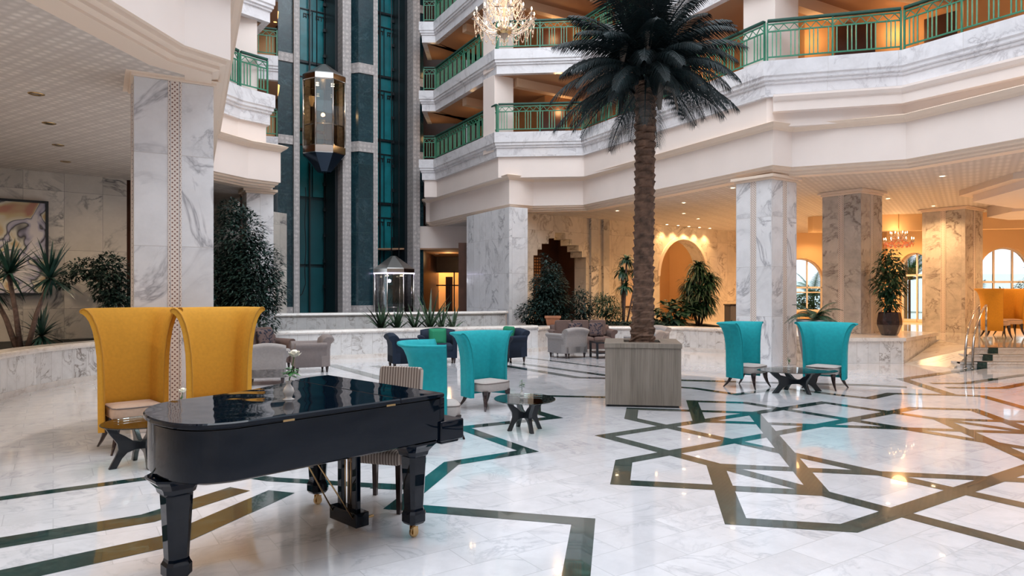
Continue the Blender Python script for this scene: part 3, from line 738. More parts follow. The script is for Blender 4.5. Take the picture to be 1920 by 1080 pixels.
# level the steps
for i in range(1, 19):
    if i % 2 == 1: zz = hole[i][1]; hole[i+1] = (hole[i+1][0], zz) if i+1 < 19 and i < 9 else hole[i+1]
zs = [2.98, 3.30, 3.62, 3.92, 4.22]
lv = {1: 0, 2: 0, 3: 1, 4: 1, 5: 2, 6: 2, 7: 3, 8: 3, 9: 4, 10: 4, 11: 3, 12: 3, 13: 2, 14: 2, 15: 1, 16: 1, 17: 0, 18: 0}
zs = [wz(1001, 478.6)[1], wz(1008, 467.5)[1], wz(1016, 456.4)[1], wz(1028, 446)[1], wz(1041, 435.5)[1]]
for i in lv: hole[i] = (hole[i][0], zs[lv[i]])
a0 = wz(1237, 500)[0]; a1 = wz(1325, 500)[0]; ztop = wz(1283, 449)[1]
ar = arch_loop((a0+a1)/2, (a1-a0)/2, 0.1, ztop-(a1-a0)/2)
mbw = MB(); wall_holes(mbw, WP0, WP1, 0, 4.3, [hole, ar], 0.6)
struct(mbw, 'wall_back', M_marble_w)
def on_wall(s, z, d=0.0): return (WP0.x+WD.x*s-WD.y*-0 + (-WD.y)*d*1.0, WP0.y+WD.y*s+WD.x*d, z)
WM = Matrix(((WD.x, -WD.y, 0, WP0.x), (WD.y, WD.x, 0, WP0.y), (0, 0, 1, 0), (0, 0, 0, 1)))   # x along, y behind the wall
# ribs of grey stone and arch moulding
struct(MB().box(wz(1105, 500)[0], wz(1119, 500)[0], -0.10, 0.0, 0, 4.3, WM).box(wz(1128, 500)[0], wz(1139, 500)[0], -0.10, 0.0, 0, 4.3, WM), 'trim_16', M_marble_g)
ac, aw, azs = (a0+a1)/2, (a1-a0)/2, ztop-(a1-a0)/2
mba = MB(); ri = []
for i in range(21):
    a = PI*i/20; ri.append([(ac+r_*math.cos(a), y_, azs+r_*math.sin(a)) for r_, y_ in ((aw+0.0, 0.0), (aw+0.0, -0.04), (aw+0.14, -0.04), (aw+0.14, 0.0))])
mba.loft(ri, M=WM, smooth=False); struct(mba, 'trim_17', M_cream2)
# niche: stepped reveals and carved screen
s_l, s_r = hole[0][0], hole[-1][0]
struct(MB().box(s_l-0.3, s_r+0.9, 1.5, 1.6, 0, 4.4, WM).box(s_l-0.5, s_l-0.02, 0.6, 1.6, 0, 4.4, WM).box(s_r+0.02, s_r+0.9, 0.6, 1.5, 0, 4.4, WM), 'wall_niche', M_wood_p)
struct(MB().box(s_l+0.35, s_r-0.9, 1.42, 1.5, 0.6, 2.9, WM).box(s_l+0.8, s_r-1.3, 1.42, 1.5, 2.9, 3.5, WM), 'door_niche_screen', M_screen)
point('niche_lamp', tuple(WM @ Vector(((s_l+s_r)/2-0.3, 0.9, 3.3))), 6, WARM)
# room behind the arch: vault, far wall with a tiled arch and shelves
struct(MB().box(a0-1.6, a1+1.6, 3.2, 3.4, 0, 4.3, WM).box(a0-1.7, a0-1.5, 0.6, 3.4, 0, 4.3, WM).box(a1+1.5, a1+1.7, 0.6, 3.4, 0, 4.3, WM), 'wall_arch_room', M_ochre)
mbt = MB()
for i in range(11):
    for j in range(10):
        if (i+j) % 2: mbt.box(a0+0.95+i*0.15, a0+1.1+i*0.15, 3.16, 3.2, 1.5+j*0.15, 1.65+j*0.15, WM)
struct(mbt, 'trim_18', M_terra)
point('arch_room_lamp', tuple(WM @ Vector((ac, 1.9, 3.7))), 60, WARM, 0.2)
sh = empty('display_shelf', tuple(WM @ Vector((a0+0.35, 2.9, 0))), math.atan2(WD.y, WD.x)); tag(sh, 'dark shelving unit with ornaments seen through the marble arch', 'shelf')
mbq = MB().box(-0.75, -0.7, -0.2, 0.2, 0, 2.4).box(0.7, 0.75, -0.2, 0.2, 0, 2.4)
for z in (0.4, 0.9, 1.4, 1.9, 2.35): mbq.box(-0.7, 0.7, -0.2, 0.2, z, z+0.04)
mbq.build('frame', M_wood_d, sh)
for i, (x, z, m) in enumerate(((-0.3, 0.94, M_white_c), (0.2, 0.94, M_terra), (-0.1, 1.44, M_navyf), (0.4, 1.44, M_white_c), (0.1, 1.94, M_brass))):
    o = MB().lathe([(0.0, 0), (0.07, 0), (0.12, 0.1), (0.08, 0.24), (0.05, 0.3), (0.0, 0.3)], 12).build('ornament', m)
    o.matrix_world = Matrix.Translation(tuple((WM @ Vector((a0+0.35+x, 2.9, z)))))
    tag(o, ['white ornament on the middle shelf behind the arch', 'terracotta ornament on the middle shelf behind the arch', 'dark blue ornament on the fourth shelf behind the arch', 'white ornament on the fourth shelf behind the arch', 'brass ornament on the top shelf behind the arch'][i], 'ornament')
# framed picture at the side of the palm
s5 = wz(1165, 500)[0]; s6 = wz(1196, 500)[0]; z5 = wz(1170, 577)[1]; z6 = wz(1170, 507)[1]
fr = empty('wall_picture', tuple(WM @ Vector(((s5+s6)/2, -0.04, (z5+z6)/2))), math.atan2(WD.y, WD.x)); tag(fr, 'tall dark framed picture on the warm marble wall behind the palm trunk', 'picture')
hw, hh = (s6-s5)/2, (z6-z5)/2
MB().box(-hw, -hw+0.06, -0.04, 0.03, -hh, hh).box(hw-0.06, hw, -0.04, 0.03, -hh, hh).box(-hw+0.06, hw-0.06, -0.04, 0.03, -hh, -hh+0.06).box(-hw+0.06, hw-0.06, -0.04, 0.03, hh-0.06, hh).build('frame', M_wood_d, fr)
MB().box(-hw+0.06, hw-0.06, -0.01, 0.03, -hh+0.06, hh-0.06).build('canvas', M_beam, fr)
# behind everything: outer walls
struct(MB().box(-1.0, 0.55, 24.8, 25.2, 0, 4.3), 'wall_filler', M_marble_w)

# ------------------------------------------------------------------ left side walls
struct(MB().prism([(-14.5, 11.6), (-9.0, 16.2), (-9.2, 16.45), (-14.8, 11.9)], 0, 4.3), 'wall_left', M_marble_g)
struct(MB().prism([(-9.9, 18.2), (-7.6, 23.4), (-7.9, 23.6), (-10.2, 18.4)], 0, 4.3), 'wall_left_far', M_marble_g)
struct(MB().prism([(-8.98, 16.3), (-9.8, 18.4), (-10.0, 18.3), (-9.2, 16.3)], 0, 4.3), 'wall_left_gap', M_wood_p)
struct(MB().prism([(-8.3, 24.2), (-7.3, 18.6), (-7.2, 18.7), (-8.1, 24.4)], 0, 4.3), 'wall_left_inner', M_wood_p)
struct(MB().prism([(-14.6, 11.8), (-17, 2), (-16, -14), (-16.3, -14), (-17.3, 2), (-14.9, 12)], 0, 4.3), 'wall_left_near', M_marble_g)
struct(MB().prism([(-16, -14), (24, -14), (24, -14.3), (-16, -14.3)], 0, 4.3).prism([(24, -14), (26, 15), (26.3, 15), (24.3, -14)], 0, 4.3), 'wall_rear', M_marble_w)
pc = empty('framed_painting', (-11.02, 14.33, 2.62), math.atan2(4.6, 5.5)); tag(pc, 'colourful abstract painting in a thin black frame on the grey marble wall', 'painting')
MB().box(-1.2, 1.2, -0.05, 0.03, 0.97, 1.02).box(-1.2, 1.2, -0.05, 0.03, -1.02, -0.97).box(-1.2, -1.15, -0.05, 0.03, -0.97, 0.97).box(1.15, 1.2, -0.05, 0.03, -0.97, 0.97).build('frame', M_black, pc)
MB().box(-1.15, 1.15, -0.02, 0.03, -0.97, 0.97).build('canvas', M_paint, pc)

# ------------------------------------------------------------------ raised lobby on the right: platform, ramp, steps, pedestal
struct(MB().prism([(10.62, 15.9), (26, 15.9), (26, 40), (6.6, 40), (6.6, 20.7), (9.45, 20.7), (11.3, 18.28)], 0.0, 0.40), 'floor_platform', M_floor)
struct(MB().prism([(6.95, 16.2), (9.15, 16.2), (11.2, 18.3), (9.4, 20.6), (6.95, 20.3)], 0.0, 0.52), 'wall_pedestal', M_marble_low)
struct(MB().prism([(6.90, 16.15), (9.18, 16.15), (11.26, 18.3), (9.42, 20.66), (6.9, 20.36)], 0.52, 0.60), 'trim_19', M_marble_cap)
mbr = MB(); rv = [(9.15, 16.2, 0), (9.75, 15.25, 0), (10.0, 16.1, 0.4), (11.1, 18.2, 0.4), (9.75, 15.25, -0.01)]
mbr.add([(9.17, 16.18, 0.001), (9.70, 15.22, 0.001), (10.62, 15.9, 0.401), (11.25, 18.25, 0.402), (9.17, 16.18, 0.0), (9.70, 15.22, 0.0), (10.62, 15.9, 0.0), (11.25, 18.25, 0.0)], [(0, 1, 2, 3), (1, 0, 4, 5), (2, 1, 5, 6), (3, 2, 6, 7), (0, 3, 7, 4)])
struct(mbr, 'floor_ramp', M_marble_w)
mbt = MB(); mbg = MB()
for i in range(3):
    y = 15.2+0.3*i; z = 0.133*(i+1)
    xl = 9.82+0.36*i; mbt.box(xl, 26, y, y+0.31, 0.0, z); mbt.box(xl, 26, y-0.02, y+0.1, z-0.035, z)
    px = (1833, 1843.5, 1853.5)[i]
    mbg.box(X(px, y-0.03), X(px+18, y-0.03), y-0.03, y+0.2, z-0.133+0.001, z-0.0)
struct(mbt, 'floor_steps', M_marble_cap); struct(mbg, 'trim_20', M_green_floor)
# chrome handrails
def handrail(x, label):
    root = empty('handrail', (x, 15.15, 0)); tag(root, label, 'handrail', 'chrome handrails at the lobby steps')
    pts = [(0, 0, 0), (0, 0.01, 0.30), (0, 0.08, 0.62), (0.0, 0.22, 0.88), (0.0, 0.45, 1.10), (0.0, 0.72, 1.28), (0.0, 0.95, 1.36)]
    q = [Vector(p) for p in pts]; out = []
    for i in range(len(q)-1):
        for t in range(4): out.append(q[i].lerp(q[i+1], t/4))
    out.append(q[-1])
    for it in range(3): out = [out[0]]+[(out[i-1]+out[i]*2+out[i+1])/4 for i in range(1, len(out)-1)]+[out[-1]]
    sc = [(p.x+1.0*(p.y), p.y, p.z) for p in out]
    MB().tube(sc, 0.026, 10).build('rail', M_chrome, root)
    MB().tube([(0.95, 0.95, 0.40), (0.95, 0.95, 1.36)], 0.022, 10).build('post', M_chrome, root)
    MB().lathe([(0.0, 0), (0.045, 0), (0.045, 0.015), (0, 0.015)], 12, (0, 0, 0)).build('floor_flange', M_chrome, root)
handrail(9.90, 'left of the two curved chrome handrails at the marble steps')
handrail(10.06, 'right of the two curved chrome handrails at the marble steps')

# window walls of the lobby
def lobby_wall(p0, p1, arches, nm, z0=0.4, z1=4.3):
    p0 = Vector(p0); p1 = Vector(p1); d = (p1-p0).normalized(); ang = math.atan2(d.y, d.x)
    mb = MB(); wall_holes(mb, p0, p1, z0, z1, [arch_loop(*a) for a in arches], 0.45); struct(mb, 'wall_'+nm, M_ochre)
    T = Matrix.Translation((p0.x, p0.y, 0)) @ Matrix.Rotation(ang, 4, 'Z')
    for j, (c_, w_, zb, zs) in enumerate(arches):
        fm = MB()
        for i in range(20):
            a = PI*i/20; b = PI*(i+1)/20
            fm.add([(c_+w_*math.cos(a), 0.2, zs+w_*math.sin(a)), (c_+w_*math.cos(b), 0.2, zs+w_*math.sin(b)), (c_+(w_-0.07)*math.cos(b), 0.2, zs+(w_-0.07)*math.sin(b)), (c_+(w_-0.07)*math.cos(a), 0.2, zs+(w_-0.07)*math.sin(a)),
                    (c_+w_*math.cos(a), 0.27, zs+w_*math.sin(a)), (c_+w_*math.cos(b), 0.27, zs+w_*math.sin(b)), (c_+(w_-0.07)*math.cos(b), 0.27, zs+(w_-0.07)*math.sin(b)), (c_+(w_-0.07)*math.cos(a), 0.27, zs+(w_-0.07)*math.sin(a))],
                   [(0, 1, 2, 3), (7, 6, 5, 4), (2, 3, 7, 6), (0, 4, 5, 1)], M=T)
        fm.box(c_-w_, c_-w_+0.08, 0.2, 0.27, zb, zs, T).box(c_+w_-0.08, c_+w_, 0.2, 0.27, zb, zs, T)
        fm.box(c_-w_, c_+w_, 0.2, 0.27, zb, zb+0.1, T).box(c_-w_, c_+w_, 0.2, 0.27, zs-0.35, zs-0.27, T)
        for fx in ((-0.34, 0.34) if w_ > 0.8 else (0.0,)):
            fm.box(c_+fx*w_-0.03, c_+fx*w_+0.03, 0.2, 0.27, zb, zs+w_*math.sqrt(1-fx*fx)-0.03, T)
        if w_ > 0.8: fm.box(c_-w_, c_+w_, 0.21, 0.26, zb+0.85, zb+0.90, T)
        struct(fm, 'window_%s_%d' % (nm, j+1), M_white_frame)
        struct(MB().box(c_-w_+0.02, c_+w_-0.02, 0.23, 0.24, zb, zs, T), 'window_pane_%s_%d' % (nm, j+1), M_glass)
lobby_wall((10.9, 31.3), (16.6, 31.0), [(2.1, 1.02, 0.75, 2.15)], 'lobby_1')
lobby_wall((16.6, 31.0), (16.9, 30.2), [], 'lobby_2')
lobby_wall((16.0, 29.6), (17.6, 27.0), [(1.15, 0.62, 0.42, 2.65)], 'lobby_3')
lobby_wall((17.6, 27.0), (27.5, 26.6), [(1.62, 1.05, 0.8, 2.35), (5.2, 1.05, 0.8, 2.35)], 'lobby_4')
struct(MB().box(26.2, 26.5, 15, 27, 0.4, 4.3), 'wall_right', M_ochre)
# dropped ceiling panels and beams
struct(MB().prism([(10.5, 24.2), (18, 22.5), (24, 22.8), (24, 23.2), (18, 22.9), (10.5, 24.6)], 3.75, 4.3), 'ceiling_beam', M_ochre)
def octo(cx, cy, r, ph=R(22.5)+R(33.5)): return [(cx+r*math.cos(2*PI*i/8+ph), cy+r*math.sin(2*PI*i/8+ph)) for i in range(8)]
struct(MB().prism(octo(14.6, 16.0, 3.3), 3.98, 4.16), 'ceiling_panel', M_cream)
struct(MB().prism(octo(14.6, 16.0, 3.6), 4.16, 4.30), 'trim_21', M_cream2)
struct(MB().prism(octo(16.4, 20.4, 2.0), 3.98, 4.3), 'ceiling_panel_far', M_cream)

# garden seen through the windows
gp = [(12.2, 35.6), (16.0, 36.8), (19.2, 33.5), (20.0, 30.3), (24.4, 31.0)]
def frond_plant(name, x, y, z0, n, L, m, label, cat, group=None, stem=0.6, droop=0.9, lw=0.05, seed=1, leafl=0.28, pitch=(0.35, 1.3)):
    rnd = random.Random(seed)
    root = empty(name, (x, y, z0)); tag(root, label, cat, group)
    mb = MB()
    for i in range(n):
        a = 2*PI*i/n*2.4+rnd.uniform(-.3, .3); el = rnd.uniform(*pitch); ll = L*rnd.uniform(0.75, 1.1)
        pts = []
        p = Vector((0, 0, stem)); dirv = Vector((math.cos(a)*math.cos(el), math.sin(a)*math.cos(el), math.sin(el)))
        seg = 9
        for k in range(seg+1):
            pts.append(p.copy()); p = p+dirv*ll/seg; dirv = (dirv+Vector((0, 0, -droop/seg*1.35))).normalized()
        mb.tube(pts, [0.012*(1-0.8*k/seg) for k in range(seg+1)], 4)
        for k in range(1, seg*3):
            t = k/(seg*3); q = t*seg; i0 = int(q); base = pts[i0].lerp(pts[min(i0+1, seg)], q-i0)
            dd = (pts[min(i0+1, seg)]-pts[i0]).normalized(); side = dd.cross(Vector((0, 0, 1)))
            if side.length < .05: side = Vector((1, 0, 0))
            side.normalize(); lf = leafl*math.sin(PI*min(1, t*0.85+0.15))*1.0+0.03
            for sg in (1, -1):
                tip = base+(side*sg*0.75+dd*0.55+Vector((0, 0, -0.25))).normalized()*lf
                wv = dd*lw*0.35
                mb.add([base-wv, base+wv, tip], [(0, 1, 2)])
    mb.build('fronds', m, root)
    if stem > 0.05: MB().tube([(0, 0, 0), (0, 0, stem)], 0.06, 8).build('stem', M_trunk, root)
    return root
for i, (x, y) in enumerate(gp):
    frond_plant('garden_palm', x, y, 0.0 if i % 2 else 0.3, 16, 1.5+0.3*(i % 3), M_out_leaf, 'green garden palm outside the arched lobby windows', 'palm', 'garden palms outside the windows', stem=0.9+0.5*(i % 3), seed=20+i, lw=0.09, leafl=0.4)
def garden_bushes():
    for i, (x, y, h_) in enumerate(((13.9, 33.2, 1.1), (16.6, 34.0, 1.3), (20.2, 29.0, 1.2), (22.6, 28.6, 1.1))):
        bush('garden_shrub', (x, y, 0.05), ['green garden shrub outside the arched window left of the mottled column', 'green garden shrub outside between the left and middle lobby windows', 'green garden shrub outside the arched window behind the far mustard chairs', 'green garden shrub outside beyond the right edge window'][i], 'shrub', [(0, 0, h_*0.65, 0.85, 0.6, h_*0.6), (0.5, 0.1, h_*1.1, 0.5, 0.4, 0.4)], 1100, 0.22, M_out_leaf, wr=0.5, seed=90+i, group='garden shrubs outside', stems=[(0.03, (0, 0, 0), (0, 0, h_))])
struct(MB().box(8, 32, 26.9+4, 60, -0.2, 0.05), 'floor_garden', plain('garden_ground', (0.35, 0.36, 0.30), 0.9))

struct(MB().box(-16, -2.0, 30.3, 30.5, 4.3, 17.0).box(-2.0, 12.0, 30.6, 30.8, 4.6, 17.0).box(12.0, 12.2, 16, 30.8, 6.0, 17.0).box(-16, -4.3, 30.3, 30.5, 0, 4.3).box(-9.9, -9.0, 25.8, 26.0, 4.3, 17.0), 'wall_behind_tower', M_wood_p)
# ------------------------------------------------------------------ balcony railings
def railing(i0, i1, lvl, label, path=UP, group='green metal gallery railings'):
    p0, p1 = Vector(offs(path, 0.0)[i0]), Vector(offs(path, 0.0)[i1]); d = (p1-p0); L = d.length; ang = math.atan2(d.y, d.x)
    p0 = p0+d.normalized()*0.035; L -= 0.07
    z = FL[lvl]+0.76
    root = empty('balcony_railing', (p0.x, p0.y, z), ang); tag(root, label, 'railing', group)
    MB().box(0, L, -0.045, 0.045, 0.88, 0.94).build('handrail', M_rail_d, root, bevel=0.012)
    mb = MB()
    for zz in (0.10, 0.66, 0.82): mb.box(0, L, -0.014, 0.014, zz, zz+0.028)
    nz = max(1, round(L/0.22)); w = (L-0.02)/nz
    for k in range(nz):
        x0 = 0.01+k*w
        for (xa, za, xb, zb) in ((x0, 0.69, x0+w/2, 0.82), (x0+w/2, 0.82, x0+w, 0.69)):
            dx, dz = xb-xa, zb-za; l = math.hypot(dx, dz); nx, nz2 = -dz/l*0.008, dx/l*0.008
            mb.add([(xa-nx, -0.008, za-nz2), (xb-nx, -0.008, zb-nz2), (xb+nx, -0.008, zb+nz2), (xa+nx, -0.008, za+nz2), (xa-nx, 0.008, za-nz2), (xb-nx, 0.008, zb-nz2), (xb+nx, 0.008, zb+nz2), (xa+nx, 0.008, za+nz2)],
                   [(0, 1, 2, 3), (7, 6, 5, 4), (0, 4, 5, 1), (3, 2, 6, 7)])
    mb.build('zigzag_band', M_rail, root)
    mb = MB(); ng = max(1, round(L/0.40)); w = L/ng
    for k in range(ng):
        for q in (0.28, 0.5, 0.72):
            x = (k+q)*w; mb.box(x-0.011, x+0.011, -0.011, 0.011, 0.12, 0.67)
    mb.build('baluster_panel', M_rail_l, root)
    npst = max(1, round(L/1.2))
    for k in range(npst+1):
        x = L*k/npst
        MB().box(x-0.018, x+0.018, -0.018, 0.018, 0.0, 0.88).build('post', M_rail, root)
WHERE = {(1, 2): 'short railing facet beside the lift tower', (2, 3): 'long railing facet running from the lift tower towards the chandelier corner', (3, 4): 'front facing railing facet behind the chandelier and palm', (4, 5): 'railing facet behind the palm crown', (5, 6): 'railing facet right of the palm crown', (6, 7): 'railing facet at the far right edge', (18, 19): 'short railing facet above the left column', (19, 20): 'railing facet at the left gallery corner', (17, 18): 'long railing facet running back beyond the near left column', (21, 22): 'railing facet in the dark gap left of the lift tower'}
LV = ['lowest', 'second', 'third']
for lvl, segs in ((0, [(1, 2), (2, 3), (3, 4), (4, 5), (5, 6), (6, 7), (18, 19), (19, 20), (17, 18), (21, 22)]), (1, [(1, 2), (2, 3), (3, 4), (4, 5), (19, 20), (21, 22)]), (2, [(1, 2), (2, 3)])):
    for s in segs: railing(s[0], s[1], lvl, 'green %s, %s gallery' % (WHERE[s], LV[lvl]))
# gallery doors and lamps
mbd = MB(); k = 0
for (x, y, a) in ((1.4, 24.25, 175), (8.4, 17.0, 165), (10.2, 16.3, 130), (-7.3, 15.6, 118)):
    for i in range(2):
        k += 1
        T = Matrix.Translation((x, y, FL[i]+0.2)) @ Matrix.Rotation(R(a), 4, 'Z')
        struct(MB().box(-0.45, 0.45, -0.06, 0.06, 0, 2.05, T), 'door_gallery_%d' % k, M_wood_p, bevel=0.01)
lamps = [ (1.6, 24.0, 0), (1.4, 23.8, 1), (5.4, 20.6, 0), (5.4, 20.6, 1), (7.4, 17.0, 0), (9.3, 16.6, 0), (11.0, 14.0, 0), (-9.0, 18.5, 0), (-9.2, 18.5, 1), (-3.2, 28.0, 0), (-3.2, 28.0, 1), (-2.4, 26.5, 2)]
lamps += [(-1.5, 26.3, 0), (-1.6, 26.2, 1)]
for x, y, i in lamps: point('gallery_lamp', (x, y, FL[i]+2.0), 17 if x > 0 else 5, WARM, 0.12)
for j, (px, py, zz) in enumerate(((516, 24.6, None), (518, 24.6, None))):
    v = (32, 170)[j]; z = EYE+(HOR-v)/FOC*py
    root = empty('wall_lamp', (X(px, py), py, z)); tag(root, ['glowing wall lamp in the dark gap left of the lift tower, upper one', 'glowing wall lamp in the dark gap left of the lift tower, lower one'][j], 'lamp')
    MB().lathe([(0, -0.18), (0.06, -0.18), (0.10, 0.0), (0.12, 0.2), (0.0, 0.2)], 10).build('lamp_shade', emis('lamp_shade_glow_%d' % j, (1.0, 0.50, 0.16), (3.0, 1.6)[j]), root)
    MB().box(-0.03, 0.03, 0.0, 0.12, -0.05, 0.05).build('bracket', M_brass, root)

# ------------------------------------------------------------------ downlights
def downlight(u, v, zc=ZS, power=26, on=True, label='', group=None, name='downlight', sp=True):
    Y = (zc-EYE)*FOC/(HOR-v); x = X(u, Y)
    root = empty(name, (x, Y, zc)); tag(root, label, 'lamp', group)
    MB().lathe([(0.055, -0.004), (0.075, -0.012), (0.095, -0.006), (0.098, 0.0)], 18, caps=False).build('trim_ring', M_brass if not on else M_white_frame, root)
    MB().lathe([(0.0, -0.003), (0.056, -0.003)], 14, caps=False).build('lens', M_bulb if on else M_steel_d, root)
    if on and sp: spot('downlight_beam', (x, Y, zc-0.03), power, WARM, 140)
    return (x, Y)
for i, (u, v) in enumerate(((68, 176), (92, 231), (109, 272), (123, 303))):
    downlight(u, v, on=False, label=['nearest of the four unlit recessed lights in the left ceiling', 'second nearest of the four unlit recessed lights in the left ceiling', 'third nearest of the four unlit recessed lights in the left ceiling', 'farthest of the four unlit recessed lights in the left ceiling'][i], group='recessed lights in the left ceiling')
DL = [(1157, 395), (1282, 380), (1282, 400), (1309, 410), (1374, 352), (1767, 330), (1750, 386), (1527, 413), (1531, 433), (1665, 372), (1711, 414)]
DW = ['in the ceiling left of the palm trunk', 'in the ceiling right of the palm, the highest in view there', 'in the ceiling right of the palm, just below the highest', 'in the ceiling nearest above the wall arch', 'beside the top of the white front column', 'in the ceiling nearest to the right edge of view', 'just above the rightmost column', 'between the white front column and the mottled column, upper', 'between the white front column and the mottled column, lower', 'over the top of the mottled column', 'near the small chandelier']
for (u, v), w in zip(DL, DW): downlight(u, v, label='lit recessed light '+w, group='lit recessed lights in the right ceiling', power=110)
downlight(819, 476, 3.36, 14, label='left of the two lit recessed lights in the corridor beside the lifts'); downlight(867, 479, 3.36, 14, label='right of the two lit recessed lights in the corridor beside the lifts')
# wall washers over the arch
for i in range(5):
    s = a0+0.1+(a1-a0)*i/4.4; p = WM @ Vector((s, -0.28, ZS))
    root = empty('wall_washer', tuple(p)); tag(root, ['first from the left', 'second from the left', 'middle one', 'fourth from the left', 'rightmost one'][i]+' of the five spotlights washing the wall above the arch', 'lamp', 'spotlights above the arch')
    MB().lathe([(0.05, -0.01), (0.08, -0.01), (0.08, 0.0)], 12, caps=False).build('trim_ring', M_white_frame, root)
    MB().lathe([(0.0, -0.008), (0.05, -0.008)], 12, caps=False).build('lens', M_bulb, root)
    spot('washer_beam', tuple(p+Vector((0, 0, -0.03))), 120, WARM, 100)
# added warm fill spots without fixtures, brightening the raised lobby
for (x, y, z, p) in ((14.6, 16.0, 3.95, 170), (16.4, 20.4, 3.95, 170), (12.0, 26.5, 4.25, 170), (15.0, 28.0, 4.25, 170), (20.5, 18.0, 4.25, 150), (20.0, 23.5, 4.25, 170), (16.5, 24.6, 4.25, 170), (9.5, 23.5, 4.25, 110), (12.0, 21.5, 4.25, 130), (15.0, 11.5, 4.25, 130), (7.5, 19.5, 4.25, 80), (4.5, 22.5, 4.25, 60)):
    spot('fill_spot', (x, y, z), p*LOBBY_W, (1.0, 0.56, 0.24), 160, r=0.22)

# ================================================================== FURNITURE
def rrect(hw, hd, r, n=5, cx=0.0, cy=0.0):
    out = []
    for (sx, sy, a0_) in ((1, 1, 0), (-1, 1, 90), (-1, -1, 180), (1, -1, 270)):
        for i in range(n+1):
            a = R(a0_+90*i/n); out.append((cx+sx*(hw-r)+r*math.cos(a), cy+sy*(hd-r)+r*math.sin(a)))
    return out
def pad(mb, poly, z0, z1, crown=0.02, M=None, inset=0.02):
    """upholstered slab: rounded top edge with a slight crown"""
    cx = sum(p[0] for p in poly)/len(poly); cy = sum(p[1] for p in poly)/len(poly)
    def ring(k, z): return [(cx+(p[0]-cx)*k, cy+(p[1]-cy)*k, z) for p in poly]
    h = z1-z0
    rings = [ring(0.94, z0), ring(0.99, z0+h*0.12), ring(1.0, z0+h*0.35), ring(1.0, z0+h*0.70), ring(0.975, z0+h*0.90), ring(0.92, z1), ring(0.6, z1+crown*0.8), ring(0.2, z1+crown)]
    return mb.loft(rings, True, True, M)

# ---- high flared wing chair -------------------------------------------------
def wing_chair(name, w, dpt, h, seat_h, m_shell, m_pipe, m_seat, label, cat='armchair', group=None, loc=(0, 0, 0), rz=0.0, leg_m=None, seat_w=None, fl_=1.0):
    """faces local -y; w = inner width between wings, h = total height"""
    root = empty(name, loc, rz); tag(root, label, cat, group)
    z0 = seat_h*0.42; hw = w/2; yb = dpt*0.5; r = 0.07
    # plan path of the shell, traversed so that the outside is on the right hand side
    path = [(-hw-0.045, yb-dpt*0.78)]
    path += [(-hw-0.012, yb-dpt*0.35), (-hw+0.012, yb-r*1.3)]
    for i in range(1, 4): a = R(180-30*i*0.9); path.append((-hw+r+r*math.cos(a)*0.9, yb-r+r*math.sin(a)))
    path += [(-hw*0.3, yb+0.012), (hw*0.3, yb+0.012)]
    for i in range(3, 0, -1): a = R(30*i*0.9); path.append((hw-r+r*math.cos(a)*0.9, yb-r+r*math.sin(a)))
    path += [(hw-0.012, yb-r*1.3), (hw+0.012, yb-dpt*0.35), (hw+0.045, yb-dpt*0.78)]
    path = path[::-1]
    H = h-z0; T = 0.062
    f = [(0.0, 0.0), (0.0, 0.25), (0.003, 0.45), (0.015, 0.62), (0.038, 0.76), (0.072, 0.87), (0.112, 0.945), (0.150, 0.985), (0.180, 1.0), (0.205, 0.996), (0.218, 0.982), (0.212, 0.965), (0.19, 0.955)]
    g = [(0.165, 0.935), (0.135, 0.895), (0.105, 0.82), (0.082, 0.72), (0.066, 0.60), (0.060, 0.45), (0.058, 0.25), (0.055, 0.0)]
    prof = [(a*fl_, z0+H*b) for a, b in f]+[(T*(1-fl_)+a*fl_ if False else a*fl_+(1-fl_)*0.05, z0+H*b) for a, b in g]
    # outside is to the right of the path when walked right wing -> back -> left wing, i.e. offs() with negative sign
    lines = [offs(path, o) for o, z in prof]
    rings = [[(lines[k][i][0], lines[k][i][1], prof[k][1]) for k in range(len(prof))] for i in range(len(path))]
    mb = MB().loft(rings, True, True)
    mb.build('shell_back', m_shell, root)
    for i in (0, -1):
        c_ = [Vector(p) for p in rings[i]]; cen = sum(c_, Vector())/len(c_)
        MB().tube([p+Vector((0, -0.004, 0)) for p in c_[:12]], 0.006, 5).build('piping', m_pipe, root)
    sw = (seat_w or w*0.99)/2
    # seat: inside the shell at the back, rounded bow at the front
    poly = [(-hw*0.97, yb-0.02), (-sw, yb-dpt*0.75), (-sw*1.02, yb-dpt*1.08), (-sw*0.90, yb-dpt*1.22), (-sw*0.5, yb-dpt*1.29), (0, yb-dpt*1.31), (sw*0.5, yb-dpt*1.29), (sw*0.90, yb-dpt*1.22), (sw*1.02, yb-dpt*1.08), (sw, yb-dpt*0.75), (hw*0.97, yb-0.02)][::-1]
    pad(MB(), poly, seat_h-0.15, seat_h-0.02, 0.02).build('seat', m_seat, root)
    cx = sum(p[0] for p in poly)/len(poly); cy_ = sum(p[1] for p in poly)/len(poly)
    ring = [(cx+(p[0]-cx)*0.985, cy_+(p[1]-cy_)*0.985, seat_h-0.033) for p in poly]
    MB().tube(ring+[ring[0]], 0.006, 5).build('piping', M_pipe, root)
    lm = leg_m or M_wood_d; zt = seat_h-0.14
    for sx in (-1, 1):
        for (y, dy, dx) in ((yb-dpt*1.15, -0.07, 0.07), (yb-0.05, 0.12, 0.07)):
            x = sx*hw*0.82; pts = []; rad = []
            for k in range(6):
                t = k/5; e = t**2.2
                pts.append((x+sx*dx*e, y+dy*e, zt*(1-t)+0.0)); rad.append(0.036*(1-t)+0.011)
            MB().tube(pts, rad, 6, smooth=False).build('leg', lm, root)
    return root
